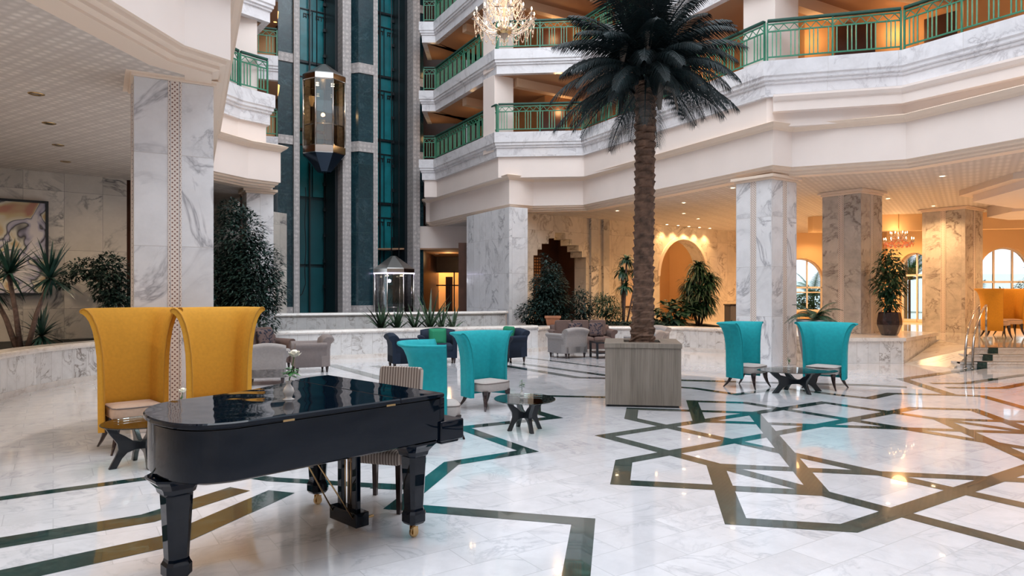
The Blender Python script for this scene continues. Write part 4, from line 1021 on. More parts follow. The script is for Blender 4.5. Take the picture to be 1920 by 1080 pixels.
# loc is the middle of the shell plan; rz turns local -y to the facing direction: facing angle a -> rz = a+90
def face(a): return R(a+90)
wing_chair('wing_chair', 0.49, 0.38, 1.51, 0.50, M_yellow, M_pipe_y, M_seat_b, 'left mustard yellow high wing chair behind the tail of the black piano', loc=(-4.14, 7.55, 0), rz=face(-47), group='mustard wing chairs by the piano')
wing_chair('wing_chair', 0.49, 0.38, 1.51, 0.50, M_yellow, M_pipe_y, M_seat_b, 'right mustard yellow high wing chair directly behind the black piano lid', loc=(-3.32, 7.82, 0), rz=face(-52), group='mustard wing chairs by the piano')
wing_chair('wing_chair', 0.52, 0.38, 1.10, 0.41, M_tealf, M_pipe_t, M_seat_g, 'turquoise wing chair seen from behind, nearest beside the piano keyboard end', loc=(-0.92, 8.12, 0), rz=face(14), group='turquoise wing chairs near the piano')
wing_chair('wing_chair', 0.54, 0.38, 1.10, 0.41, M_tealf, M_pipe_t, M_seat_g, 'turquoise wing chair with open front beside the small round glass table', loc=(-0.40, 10.15, 0), rz=face(-44), group='turquoise wing chairs near the piano')
wing_chair('wing_chair', 0.52, 0.40, 1.14, 0.41, M_tealf, M_pipe_t, M_seat_g, 'left turquoise wing chair in front of the white marble column on the right', loc=(4.14, 12.30, 0), rz=face(-46), group='turquoise wing chairs by the right column')
wing_chair('wing_chair', 0.52, 0.40, 1.14, 0.41, M_tealf, M_pipe_t, M_seat_g, 'right turquoise wing chair in front of the tall grey planter', loc=(5.50, 12.15, 0), rz=face(-134), group='turquoise wing chairs by the right column')
wing_chair('wing_chair', 0.50, 0.42, 1.36, 0.50, M_yellow, M_pipe_y, M_seat_b, 'left of the two far mustard wing chairs in the raised lobby, seen from the side', loc=(13.22, 19.0, 0.4), rz=face(-20), group='mustard wing chairs in the raised lobby')
wing_chair('wing_chair', 0.52, 0.42, 1.36, 0.50, M_yellow, M_pipe_y, M_seat_b, 'right of the two far mustard wing chairs, in front of the arched lobby window', loc=(14.25, 19.9, 0.4), rz=face(-105), group='mustard wing chairs in the raised lobby')

# ---- glass side tables -----------------------------------------------------
def glass_table(loc, rz, rx, ry, h, fr, label, ntop=40):
    root = empty('glass_table', loc, rz); tag(root, label, 'table')
    MB().loft([[(k*rx*math.cos(2*PI*i/ntop), k*ry*math.sin(2*PI*i/ntop), z) for i in range(ntop)] for k, z in ((0.985, h-0.012), (1.0, h-0.008), (1.0, h-0.003), (0.985, h))], True, False).build('glass_top', M_glass_t, root)
    hub = h*0.47
    for q in range(4):
        a = PI/2*q+0.25; c_, s_ = math.cos(a), math.sin(a); n = (-s_, c_)
        fx = fr*(rx/max(rx, ry)) if q % 2 == 0 else fr*(ry/max(rx, ry))
        prof = []   # side outline of one curved X arm in the (radius, z) plane
        up = []; lo = []
        for k in range(9):
            t = k/8
            up.append((fx*(0.05+0.95*t), hub+0.03+(h-0.014-hub-0.03)*t**1.7)); 
        K = 9
        outer = [(fx*(0.0+1.0*(k/8)), hub-0.05-(hub-0.05)*((k/8)**2.0)) for k in range(K)]
        P1 = [(0.0, hub+0.035), (fx*0.30, hub+0.05), (fx*0.55, hub+0.10), (fx*0.78, h*0.80), (fx*0.92, h-0.014), (fx*1.25, h-0.014), (fx*1.08, h*0.78), (fx*0.84, hub+0.04), (fx*0.80, hub-0.02), (fx*0.90, hub*0.55), (fx*1.12, 0.0), (fx*0.86, 0.0), (fx*0.68, hub*0.45), (fx*0.50, hub*0.70), (fx*0.25, hub*0.80), (0.0, hub*0.80)]
        T = 0.022
        vs = []
        for sgn in (-1, 1):
            for r_, z in P1: vs.append((r_*c_+n[0]*T*sgn, r_*s_+n[1]*T*sgn, z))
        m = len(P1); fs = [tuple(range(m-1, -1, -1)), tuple(range(m, 2*m))]+[(i, (i+1) % m, m+(i+1) % m, m+i) for i in range(m)]
        MB().add(vs, fs).build('leg', M_tabwood, root, bevel=0.006)
    return root
def sprig(z, mb_l, mb_s, n=7, hgt=0.14, seed=1, lsz=0.035, lean=(0, 0)):
    rnd = random.Random(seed)
    for s_ in range(2):
        a = rnd.uniform(0, 6.28); dx, dy = 0.03*math.cos(a)+lean[0], 0.03*math.sin(a)+lean[1]
        pts = [(dx*t, dy*t, z+hgt*t*(1 if s_ == 0 else 0.75)) for t in (0, 0.5, 1)]
        mb_s.tube(pts, 0.003, 5)
        for k in range(n):
            t = 0.45+0.55*k/n; b = Vector((dx*t, dy*t, z+hgt*t*(1 if s_ == 0 else 0.75))); a2 = rnd.uniform(0, 6.28)
            leaf(mb_l, b, Vector((math.cos(a2), math.sin(a2), rnd.uniform(-0.2, 0.6))), lsz*rnd.uniform(0.8, 1.3), 0.5)
def leaf(mb, base, d, L, wr=0.4, droop=0.25):
    d = d.normalized(); s_ = d.cross(Vector((0, 0, 1)))
    if s_.length < 0.05: s_ = Vector((1, 0, 0))
    s_.normalize(); u = s_.cross(d)
    w = L*wr/2; mid = base+d*L*0.45+u*L*0.03; tip = base+d*L-Vector((0, 0, L*droop))
    mb.add([base, mid+s_*w-u*w*0.25, tip, mid-s_*w-u*w*0.25, mid], [(0, 1, 4), (1, 2, 4), (2, 3, 4), (3, 0, 4)], True)
def vase(loc, h, label, kind='leaf', seed=1):
    root = empty('flower_vase', loc); tag(root, label, 'vase')
    k = h
    MB().lathe([(0.0, 0), (0.30*k, 0.0), (0.31*k, 0.03*k), (0.16*k, 0.10*k), (0.22*k, 0.22*k), (0.29*k, 0.42*k), (0.24*k, 0.60*k), (0.12*k, 0.76*k), (0.11*k, 0.84*k), (0.19*k, 1.0*k), (0.17*k, 1.0*k), (0.09*k, 0.84*k), (0.0, 0.80*k)], 24).build('vase_body', M_white_c, root)
    ml, ms = MB(), MB()
    if kind == 'leaf': sprig(h*0.9, ml, ms, 7, 0.13, seed, 0.05)
    else:
        sprig(h*0.9, ml, ms, 8, 0.10, seed, 0.065)
        ms.tube([(0, 0, h*0.85), (0.02, 0.01, h+0.08), (0.035, 0.0, h+0.155)], 0.0035, 6)
        mp = MB(); c_ = Vector((0.037, 0, h+0.17))
        mp.lathe([(0.0, -0.022), (0.016, -0.018), (0.025, 0.0), (0.022, 0.018), (0.012, 0.026), (0.0, 0.027)], 10, tuple(c_))
        for i in range(9):
            a = i*2.4; r_ = 0.016+0.002*i
            b = c_+Vector((math.cos(a)*r_*0.6, math.sin(a)*r_*0.6, -0.018)); t = c_+Vector((math.cos(a)*(r_+0.012), math.sin(a)*(r_+0.012), 0.022-0.002*i)); s_ = Vector((-math.sin(a), math.cos(a), 0))*0.02
            mp.add([b, b+s_+(t-b)*0.5, t+s_*0.4, t-s_*0.4, b-s_+(t-b)*0.5], [(0, 1, 2, 3, 4)], True)
        mp.build('rose_bloom', M_petal, root)
    ml.build('leaves', M_leaf_l, root); ms.build('flower_stem', M_stem, root)
    return root
glass_table((0.155, 8.47, 0), 0.1, 0.375, 0.44, 0.385, 0.235, 'round glass side table on a dark curved base beside the turquoise chairs near the piano')
vase((0.12, 8.50, 0.385), 0.10, 'small white vase with green sprig on the round glass table', 'leaf', 3)
glass_table((4.78, 11.62, 0), 0.02, 0.66, 0.46, 0.37, 0.43, 'wide oval glass coffee table between the two turquoise chairs on the right')
vase((4.67, 11.70, 0.37), 0.085, 'small white vase with dark sprig on the wide oval glass table', 'leaf', 5)
glass_table((-3.62, 6.78, 0), 0.5, 0.36, 0.36, 0.42, 0.26, 'glass side table between the mustard chairs, mostly hidden by the piano')
vase((-3.37, 7.02, 0.42), 0.10, 'white vase with a white rose just showing over the piano edge before the mustard chairs', 'rose', 8)

# ---- grand piano -----------------------------------------------------------
PK = Vector((math.cos(R(136.5)), math.sin(R(136.5)))); PT = Vector((math.cos(R(226.5)), math.sin(R(226.5))))
pr = empty('grand_piano', (-0.466, 4.77, 0)); tag(pr, 'glossy black grand piano with closed lid standing on the marble inlay in the foreground', 'piano')
PMx = Matrix(((PK.x, PT.x, 0, 0), (PK.y, PT.y, 0, 0), (0, 0, 1, 0), (0, 0, 0, 1)))    # local a along keyboard, b towards the tail
def smooth_poly(ctrl, n=6):
    out = []; m = len(ctrl)
    for i in range(m):
        p0_, p1_, p2_, p3_ = (Vector(ctrl[(i+j-1) % m][:2]) for j in range(4))
        if ctrl[i][2] and ctrl[(i+1) % m][2]:
            out.append(tuple(p1_)); continue      # straight run
        for k in range(n):
            t = k/n
            a = p0_ if not ctrl[i][2] else p1_-(p2_-p1_)*0.3; b = p3_ if not ctrl[(i+1) % m][2] else p2_+(p2_-p1_)*0.3
            q = 0.5*((2*p1_)+(-a+p2_)*t+(2*a-5*p1_+4*p2_-b)*t*t+(-a+3*p1_-3*p2_+b)*t**3)
            out.append(tuple(q))
    return out
ctrl = [(0, 0, 1), (1.47, 0, 1), (1.47, 0.10, 1), (1.42, 0.28, 0), (1.26, 0.55, 0), (1.11, 0.86, 0), (1.05, 1.12, 0), (1.02, 1.36, 0), (0.93, 1.55, 0), (0.74, 1.68, 0), (0.50, 1.735, 0), (0.25, 1.72, 0), (0.09, 1.64, 0), (0.01, 1.49, 0), (0, 1.35, 1)]
outline0 = smooth_poly(ctrl); outline = []
for i in range(len(outline0)):
    p_, q_ = Vector(outline0[i]), Vector(outline0[(i+1) % len(outline0)]); ns_ = max(1, round((q_-p_).length/0.07))
    for k_ in range(ns_): outline.append(tuple(p_.lerp(q_, k_/ns_)))
def inset_poly(poly, d):
    n = len(poly); out = []
    ar_ = sum(poly[i][0]*poly[(i+1) % n][1]-poly[(i+1) % n][0]*poly[i][1] for i in range(n)); sg = 1 if ar_ > 0 else -1
    for i in range(n):
        p = Vector(poly[i]); e1 = (p-Vector(poly[i-1])); e2 = (Vector(poly[(i+1) % n])-p)
        if e1.length < 1e-6: e1 = e2
        if e2.length < 1e-6: e2 = e1
        e1.normalize(); e2.normalize(); n1_ = Vector((-e1.y, e1.x))*sg; n2_ = Vector((-e2.y, e2.x))*sg; m = (n1_+n2_).normalized()
        out.append(tuple(p+m*d/max(0.5, m.dot(n1_))))
    return out
case = inset_poly(outline, 0.022)
def pplate(mb, poly, zs):
    """stack of rings (inset, z)"""
    n = len(poly); rings = []
    for d_, z in zs:
        q = inset_poly(poly, d_) if d_ else poly
        rings.append([(p[0], p[1], z) for p in q])
    mb.loft(rings, True, False, PMx)
    k = len(mb.f)
    return mb
def pbuild(mb, name, m=M_piano, bevel=0.0, parent=pr):
    o = mb.build(name, m, parent)
    bm = bmesh.new(); bm.from_mesh(o.data); bmesh.ops.recalc_face_normals(bm, faces=bm.faces); bm.to_mesh(o.data); bm.free()
    if bevel:
        b_ = o.modifiers.new('b', 'BEVEL'); b_.width = bevel; b_.segments = 3; b_.limit_method = 'ANGLE'; b_.angle_limit = R(40)
    for p in o.data.polygons: p.use_smooth = True
    o.data.set_sharp_from_angle(angle=R(28))
    if bevel:
        w_ = o.modifiers.new('w', 'WEIGHTED_NORMAL'); w_.keep_sharp = True
    return o
pbuild(pplate(MB(), case, [(0.06, 0.655), (0.02, 0.668), (0.0, 0.68), (0.0, 0.955)]), 'case')
# lid in two leaves: front flap and main leaf
def clip_b(poly, lo, hi):
    out = []; n = len(poly)
    def cl(poly, f, keep):
        o = []; n = len(poly)
        for i in range(n):
            p, q = poly[i], poly[(i+1) % n]; kp, kq = keep(p[1]), keep(q[1])
            if kp: o.append(p)
            if kp != kq:
                t = (f-p[1])/(q[1]-p[1]); o.append((p[0]+(q[0]-p[0])*t, f))
        return o
    return cl(cl(poly, lo, lambda b: b >= lo-1e-9), hi, lambda b: b <= hi+1e-9)
fr_, mn_ = clip_b(outline, 0.0, 0.368), clip_b(outline, 0.372, 3)
pbuild(pplate(MB(), fr_, [(0.008, 0.966), (0.0, 0.972), (0.0, 0.990), (0.008, 0.998)]), 'lid_front_flap', bevel=0)
pbuild(pplate(MB(), mn_, [(0.008, 0.966), (0.0, 0.972), (0.0, 0.990), (0.008, 0.998)]), 'lid', bevel=0)
pbuild(pplate(MB(), inset_poly(outline, 0.035), [(0, 0.955), (0, 0.966)]), 'lid_gasket')
# keyboard block with stepped key bed and cheek
kb = MB().box(0.0, 1.47, -0.185, 0.03, 0.66, 0.80, PMx).box(0.03, 1.44, -0.165, 0.0, 0.635, 0.665, PMx)
pbuild(kb, 'key_bed', bevel=0.012)
pbuild(MB().box(0.02, 1.45, -0.02, 0.02, 0.79, 0.962, PMx), 'fallboard', bevel=0.004)
# moulding under the case near each leg
def leg(a, b, top=0.66, yaw=0.0):
    T = PMx @ Matrix.Translation((a, b, 0)) @ Matrix.Rotation(yaw, 4, 'Z')
    def sq(r, z): return [(sx*r, sy*r, z) for sx, sy in ((-1, -0.62), (-0.62, -1), (0.62, -1), (1, -0.62), (1, 0.62), (0.62, 1), (-0.62, 1), (-1, 0.62))]
    lg = MB().loft([sq(0.072, 0.60), sq(0.074, 0.56), sq(0.056, 0.205), sq(0.060, 0.19), sq(0.070, 0.17), sq(0.070, 0.115), sq(0.058, 0.098), sq(0.03, 0.095)], True, False, T)
    o = lg.build('leg', M_piano, pr)
    br = MB().loft([sq(0.076, 0.565), sq(0.086, 0.575), sq(0.092, 0.60), sq(0.12, 0.635), sq(0.14, 0.655), sq(0.14, 0.668)], True, False, T); br.build('leg_bracket', M_piano, o)
    cs = MB().tube([(-0.012, 0, 0.032), (0.012, 0, 0.032)], 0.032, 18, T); cs.build('caster_wheel', M_brass, o)
    MB().tube([(0, 0, 0.105), (0, 0, 0.07), (0.0, 0.018, 0.045)], 0.014, 8, T).box(-0.022, -0.016, -0.02, 0.02, 0.02, 0.075, T).box(0.016, 0.022, -0.02, 0.02, 0.02, 0.075, T).build('caster_fork', M_brass, o)
leg(0.17, 0.13); leg(1.30, 0.20); leg(0.43, 1.61)
# lyre with pedals
lx, ly = 0.66, 0.33
ly_o = MB().box(lx-0.12, lx-0.065, ly-0.02, ly+0.02, 0.13, 0.66, PMx).box(lx+0.065, lx+0.12, ly-0.02, ly+0.02, 0.13, 0.66, PMx).box(lx-0.17, lx+0.17, ly-0.055, ly+0.055, 0.04, 0.14, PMx)
ly_o = pbuild(ly_o, 'pedal_lyre', bevel=0.006)
for i in range(3):
    x_ = lx-0.035+0.035*i
    MB().tube([(x_, ly+0.01, 0.14), (x_, ly+0.01, 0.64)], 0.004, 6, PMx).build('pedal_rod', M_brass, ly_o)
    MB().box(lx-0.095+0.08*i, lx-0.065+0.08*i, ly-0.15, ly-0.05, 0.06, 0.075, PMx).build('pedal', M_brass, ly_o, bevel=0.004)
for sx in (-1, 1):
    MB().tube([(lx+sx*0.13, ly+0.05, 0.10), (lx+sx*0.07, ly+0.38, 0.655)], 0.0055, 6, PMx).build('brace_rod', M_brass, ly_o)
for b_ in (0.45, 1.16):
    MB().box(-0.002, 0.004, b_-0.035, b_+0.035, 0.960, 0.972, PMx).build('lid_hinge', M_brass, pr)
for d_ in range(1): pass
vp = Vector((-1.44, 4.47, 0.998))
vase(tuple(vp), 0.125, 'white ceramic vase with a white rose on the black piano lid', 'rose', 2)

# ---- striped chair at the piano -------------------------------------------
sc_ = empty('dining_chair', (-1.0, 5.52, 0), face(-107)); tag(sc_, 'striped beige upholstered chair with dark wooden legs at the piano keyboard', 'chair')
pad(MB(), rrect(0.235, 0.225, 0.03), 0.37, 0.47, 0.015).build('seat', M_stripe, sc_)
TB = Matrix.Translation((0, 0.235, 0.78)) @ Matrix.Rotation(R(-8), 4, 'X')
MB().loft([[(p[0]*k, y, p[1]*k) for p in rrect(0.19, 0.145, 0.035)] for k, y in ((0.96, -0.035), (1.0, -0.02), (1.0, 0.02), (0.96, 0.035))], True, True, TB @ Matrix.Translation((0, 0, 0.145))).build('backrest', M_stripe, sc_)
for sx in (-1, 1):
    MB().tube([(sx*0.15, 0.215, 0.42), (sx*0.15, 0.225, 0.80)], 0.018, 6).build('back_post', M_seat_g, sc_)
    for y in (-0.19, 0.20):
        MB().loft([[(sx*0.205+a*r_, y+b*r_, z) for a, b in ((-1, -1), (1, -1), (1, 1), (-1, 1))] for r_, z in ((0.015, 0.0), (0.022, 0.38))], True, False).build('leg', M_wood_d, sc_)

# ---- upholstered armchairs and sofas --------------------------------------
def roll_arm(mb, x, y0, y1, z0, z1, w=0.075, sx=1):
    """outward rolled arm, section swept along y"""
    sec = [(x-sx*w*0.8, z0), (x+sx*w*0.5, z0), (x+sx*w*0.55, z1-0.16), (x+sx*w*0.75, z1-0.12), (x+sx*w*1.25, z1-0.10), (x+sx*w*1.6, z1-0.055), (x+sx*w*1.45, z1-0.015), (x+sx*w*0.9, z1), (x+sx*w*0.1, z1-0.005), (x-sx*w*0.6, z1-0.04), (x-sx*w*0.8, z1-0.10)]
    if sx < 0: sec = sec[::-1]
    mb.loft([[(a, y, b) for a, b in sec] for y in (y0, y0+0.012, (y0+y1)/2, y1-0.01, y1)], True, True)
    return mb
def armchair(name, label, cat, loc, a, w, d, h, m, group=None, cushions=1, feet=M_wood_d, back_crown=0.05, pillows=()):
    root = empty(name, loc, face(a)); tag(root, label, cat, group)
    hw, hd = w/2, d/2; ah = h*0.80
    MB().prism(rrect(hw-0.07, hd-0.03, 0.03), 0.13, 0.30).build('base', m, root, bevel=0.015)
    for sx in (-1, 1): roll_arm(MB(), sx*(hw-0.10), -hd+0.03, hd-0.10, 0.12, ah, 0.075, sx).build('arm', m, root)
    # back with crowned rolled top
    rings = []
    n = 13
    for i in range(n):
        t = -1+2*i/(n-1); x = t*(hw-0.06); zt = h+back_crown*(1-t*t)-back_crown
        sec = [(hd-0.20, 0.13), (hd-0.20, zt-0.18), (hd-0.17, zt-0.06), (hd-0.10, zt-0.005), (hd-0.02, zt), (hd+0.045, zt-0.02), (hd+0.06, zt-0.06), (hd+0.03, zt-0.10), (hd-0.01, zt-0.14), (hd-0.03, zt-0.25), (hd-0.03, 0.13)]
        rings.append([(x, y, z) for y, z in sec])
    MB().loft(rings, True, True).build('backrest', m, root)
    cw = (w-0.30)/cushions
    for i in range(cushions):
        x0 = -w/2+0.15+cw*(i+0.5)
        pad(MB(), rrect(cw/2-0.006, hd-0.09, 0.04, cx=x0, cy=-0.08), 0.29, 0.44, 0.03).build('seat_cushion', m, root)
        if cushions > 1:
            Tc = Matrix.Translation((x0, hd-0.26, 0.43)) @ Matrix.Rotation(R(-14), 4, 'X')
            MB().loft([[(p[0]*k, y, p[1]*k+0.24) for p in rrect(cw/2-0.01, 0.23, 0.05)] for k, y in ((0.85, -0.09), (0.97, -0.05), (1.0, 0.0), (0.97, 0.05), (0.85, 0.08))], True, True, Tc).build('back_cushion', m, root)
    for sx in (-1, 1):
        for y in (-hd+0.08, hd-0.08):
            MB().lathe([(0.018, 0.0), (0.032, 0.09), (0.036, 0.14)], 8, (sx*(hw-0.12), y, 0)).build('leg', feet, root)
    return root
def pillow(loc, rz, tilt, s, m, label, group=None):
    o = MB().loft([[(p[0]*k, y, p[1]*k) for p in rrect(s/2, s/2, 0.04)] for k, y in ((0.55, -0.075), (0.88, -0.05), (1.0, 0.0), (0.88, 0.05), (0.55, 0.075))], True, True).build('throw_pillow', m)
    o.location = loc; o.rotation_euler = (tilt, 0, rz); tag(o, label, 'cushion', group); return o
armchair('armchair', 'light grey armchair seen from behind, right beside the mustard chair', 'armchair', (-4.50, 12.75, 0), 108, 0.78, 0.72, 0.76, M_greyf2, 'grey armchairs on the left')
armchair('armchair', 'grey brown armchair turned sideways in front of the low marble wall on the left', 'armchair', (-4.25, 14.6, 0), 205, 0.80, 0.76, 0.78, M_greyf, 'grey armchairs on the left')
armchair('sofa', 'taupe brown sofa with patterned cushion half hidden behind the light grey armchair', 'sofa', (-5.55, 14.9, 0), -35, 1.55, 0.80, 0.80, M_brownf, cushions=2)
pillow((-5.38, 15.15, 0.66), face(-35), R(-18), 0.42, M_cush, 'dark patterned cushion on the brown sofa at the left')
armchair('armchair', 'navy armchair left of the turquoise chairs', 'armchair', (-2.35, 15.3, 0), 20, 0.78, 0.74, 0.78, M_navyf, 'navy armchairs behind the turquoise chairs')
armchair('armchair', 'navy armchair with a green cushion, behind the gap between the turquoise chairs', 'armchair', (-1.75, 16.5, 0), -80, 0.95, 0.74, 0.80, M_navyf, 'navy armchairs behind the turquoise chairs')
armchair('armchair', 'navy armchair right behind the open turquoise chair, nearest of the navy ones on the right', 'armchair', (-0.50, 15.1, 0), 160, 0.78, 0.76, 0.74, M_navyf, 'navy armchairs behind the turquoise chairs')
armchair('armchair', 'rightmost navy armchair with an emerald cushion', 'armchair', (-0.12, 16.6, 0), 215, 0.80, 0.76, 0.80, M_navyf, 'navy armchairs behind the turquoise chairs')
pillow((-1.76, 16.40, 0.60), face(-80), R(-15), 0.42, M_greenf, 'emerald green cushion on the navy armchair behind the turquoise chairs')
pillow((-0.10, 16.65, 0.64), face(215), R(-15), 0.42, M_greenf, 'emerald green cushion on the rightmost navy armchair')
armchair('armchair', 'light grey armchair seen from behind left of the palm planter', 'armchair', (1.42, 17.75, 0), 125, 0.84, 0.78, 0.78, M_greyf2, 'seats left of the palm planter')
armchair('sofa', 'taupe brown sofa with back cushions against the low marble wall left of the palm', 'sofa', (1.92, 18.95, 0), -82, 1.75, 0.80, 0.80, M_brownf, cushions=3)
pillow((1.72, 18.78, 0.64), face(-82), R(-18), 0.40, M_cush, 'left dark patterned cushion on the brown sofa by the palm')
pillow((2.28, 18.80, 0.64), face(-82), R(-18), 0.40, M_cush, 'right dark patterned cushion on the brown sofa by the palm')
armchair('armchair', 'light grey armchair hidden behind the palm trunk, nearer one', 'armchair', (3.40, 17.9, 0), 150, 0.95, 0.78, 0.70, M_greyf2, 'grey seats behind the palm trunk')
armchair('armchair', 'light grey armchair hidden behind the palm trunk, farther one', 'armchair', (3.75, 18.8, 0), -150, 0.90, 0.70, 0.76, M_greyf2, 'grey seats behind the palm trunk')
ct = empty('coffee_table', (2.45, 17.6, 0), 0.2); tag(ct, 'dark low coffee table beside the palm planter in front of the brown sofa', 'table')
MB().box(-0.42, 0.42, -0.3, 0.3, 0.38, 0.42).build('tabletop', M_tabwood, ct, bevel=0.005)
MB().box(-0.40, 0.40, -0.28, 0.28, 0.12, 0.15).build('lower_shelf', M_tabwood, ct)
for sx in (-1, 1):
    for sy in (-1, 1): MB().box(sx*0.39-0.025, sx*0.39+0.025, sy*0.27-0.025, sy*0.27+0.025, 0, 0.38).build('leg', M_tabwood, ct)

# ---- palm and its planter box ---------------------------------------------
BXc = (1.985, 10.62)
pb = empty('planter_box', (BXc[0], BXc[1], 0), R(-8.5)); tag(pb, 'large grey oak planter box under the indoor palm', 'planter')
hw = 0.545
MB().box(-hw, hw, -0.53, 0.53, 0.03, 0.86).build('box_body', M_boxwood, pb, bevel=0.004)
MB().box(-hw+0.03, hw-0.03, -0.50, 0.50, 0.0, 0.03).build('plinth', M_black, pb)
MB().box(-hw-0.012, hw+0.012, -0.545, -0.29, 0.862, 0.93).box(-hw-0.012, hw+0.012, 0.29, 0.545, 0.862, 0.93).box(-hw-0.012, -0.27, -0.29, 0.29, 0.862, 0.93).box(0.27, hw+0.012, -0.29, 0.29, 0.862, 0.93).build('box_lid', M_boxwood, pb, bevel=0.003)
MB().box(-0.27, 0.27, -0.29, 0.29, 0.80, 0.885).build('soil_opening', M_soil, pb)
PX, PY = 2.0, 10.62
pa = empty('palm_tree', (PX, PY, 0.885)); tag(pa, 'tall indoor date palm with rough brown trunk and dark drooping crown', 'palm')
def palm_trunk():
    rnd = random.Random(4); mb = MB(); H = 4.0; n = 22; K = 150
    rings = []
    for k in range(K+1):
        t = k/K; z = t*H
        bx_ = 0.05*t; ring = []
        for i in range(n):
            a = 2*PI*i/n
            r = 0.155+0.035*math.exp(-t*9)-0.010*math.sin(PI*t)
            # overlapping old leaf bases in a spiral
            row = z/0.118+ a/(2*PI)*1.0; ph = row-math.floor(row)
            col = a*5/(2*PI)*1.0+math.floor(row)*0.5; cph = abs((col-math.floor(col))-0.5)*2
            r += 0.044*(ph**1.4)*(1-cph*0.65)-0.010
            r += rnd.uniform(-0.007, 0.007)
            ring.append((bx_+r*math.cos(a), r*math.sin(a), z))
        rings.append(ring)
    mb.loft(rings, True, False)
    return mb
palm_trunk().build('trunk', M_palmtrunk, pa)
def palm_crown():
    rnd = random.Random(11); root = pa; cx, cz = 0.05, 4.02
    N_ = 84
    for i in range(N_):
        a = i*2.39996+rnd.uniform(-0.15, 0.15); f = i/(N_-1)
        el = R(84-104*f**0.85)+rnd.uniform(-0.10, 0.10)
        L = rnd.uniform(1.30, 1.58)*(1.0 if f > 0.25 else 0.95)
        p = Vector((cx+0.10*math.cos(a), 0.10*math.sin(a), cz+0.35*(1-f)+rnd.uniform(-.05, .12)))
        d = Vector((math.cos(a)*math.cos(el), math.sin(a)*math.cos(el), math.sin(el)))
        pts = []; seg = 14; droop = 1.15+0.75*f if f < 0.8 else 1.2
        for k in range(seg+1):
            pts.append(p.copy()); p = p+d*L/seg; d = (d+Vector((0, 0, -droop/seg*(0.35+1.1*k/seg)))).normalized()
        mb = MB(); mb.tube(pts, [0.018*(1-0.85*k/seg)+0.002 for k in range(seg+1)], 5)
        M_ = 46
        for k in range(5, M_):
            t = k/M_; q = t*seg; i0 = int(q); b = pts[i0].lerp(pts[min(i0+1, seg)], q-i0)
            dd = (pts[min(i0+1, seg)]-pts[i0]).normalized(); s_ = dd.cross(Vector((0, 0, 1)))
            if s_.length < .08: s_ = Vector((math.sin(a), -math.cos(a), 0))
            s_.normalize(); u = s_.cross(dd)
            ll = 0.36*math.sin(PI*min(1, 0.22+0.78*t))**0.7*rnd.uniform(0.85, 1.1)+0.04
            for sg in (1, -1):
                dirl = (s_*sg*0.62+dd*0.72+Vector((0, 0, -0.30))+u*0.1).normalized()
                mid = b+dirl*ll*0.5; tip = b+dirl*ll+Vector((0, 0, -ll*0.32)); wv = dd*0.011
                mb.add([b-wv*0.6, b+wv*0.6, mid+wv*1.1, tip, mid-wv*1.1], [(0, 1, 2, 4), (4, 2, 3)])
        mb.build('frond', M_palm, root)
    for i in range(16):
        a = i*2.4; z = cz-0.25+0.05*i
        b = Vector((cx+0.15*math.cos(a), 0.15*math.sin(a), z)); mb = MB()
        o_ = Vector((math.cos(a), math.sin(a), 0)); s_ = Vector((-math.sin(a), math.cos(a), 0))
        L = rnd.uniform(0.3, 0.5); w = 0.07
        P = [b, b+o_*0.14+Vector((0, 0, 0.16)), b+o_*0.28+Vector((0, 0, 0.10)), b+o_*0.33+Vector((0, 0, -L*0.6))]
        W_ = [0.06, 0.09, 0.10, 0.03]
        rings = [[P[k]+s_*W_[k], P[k]+o_*0.02+Vector((0, 0, 0.02)), P[k]-s_*W_[k], P[k]-o_*0.012] for k in range(4)]
        mb.loft(rings, True, True).build('leaf_sheath', M_palm_b if i % 3 == 0 else M_palm, root)
palm_crown()

# ---- other plants ----------------------------------------------------------
def bush(name, loc, label, cat, blobs, n, L, m, wr=0.42, seed=1, stems=(), group=None, droop=0.3, up=0.1, trunk_m=None):
    """blobs: (x, y, z, rx, ry, rz) volumes filled with individually placed leaves"""
    rnd = random.Random(seed); root = empty(name, loc); tag(root, label, cat, group); mb = MB()
    vol = [b[3]*b[4]*b[5] for b in blobs]; tot = sum(vol)
    for b, v_ in zip(blobs, vol):
        for i in range(int(n*v_/tot)):
            while True:
                q = Vector((rnd.uniform(-1, 1), rnd.uniform(-1, 1), rnd.uniform(-1, 1)))
                if 0.25 < q.length < 1: break
            p = Vector((b[0]+q.x*b[3], b[1]+q.y*b[4], b[2]+q.z*b[5]))
            d = Vector((q.x, q.y, up+q.z*0.4))+Vector((rnd.uniform(-.6, .6), rnd.uniform(-.6, .6), rnd.uniform(-.5, .4)))
            if d.length < .1: d = Vector((1, 0, 0))
            leaf(mb, p, d, L*rnd.uniform(0.7, 1.25), wr, droop)
    mb.build('foliage', m, root)
    ms = MB()
    for st in stems: ms.tube([Vector(p) for p in st[1:]], [st[0]*(1-0.5*k/(len(st)-2)) for k in range(len(st)-1)], 7)
    if stems: ms.build('stem', trunk_m or M_trunk, root)
    return root
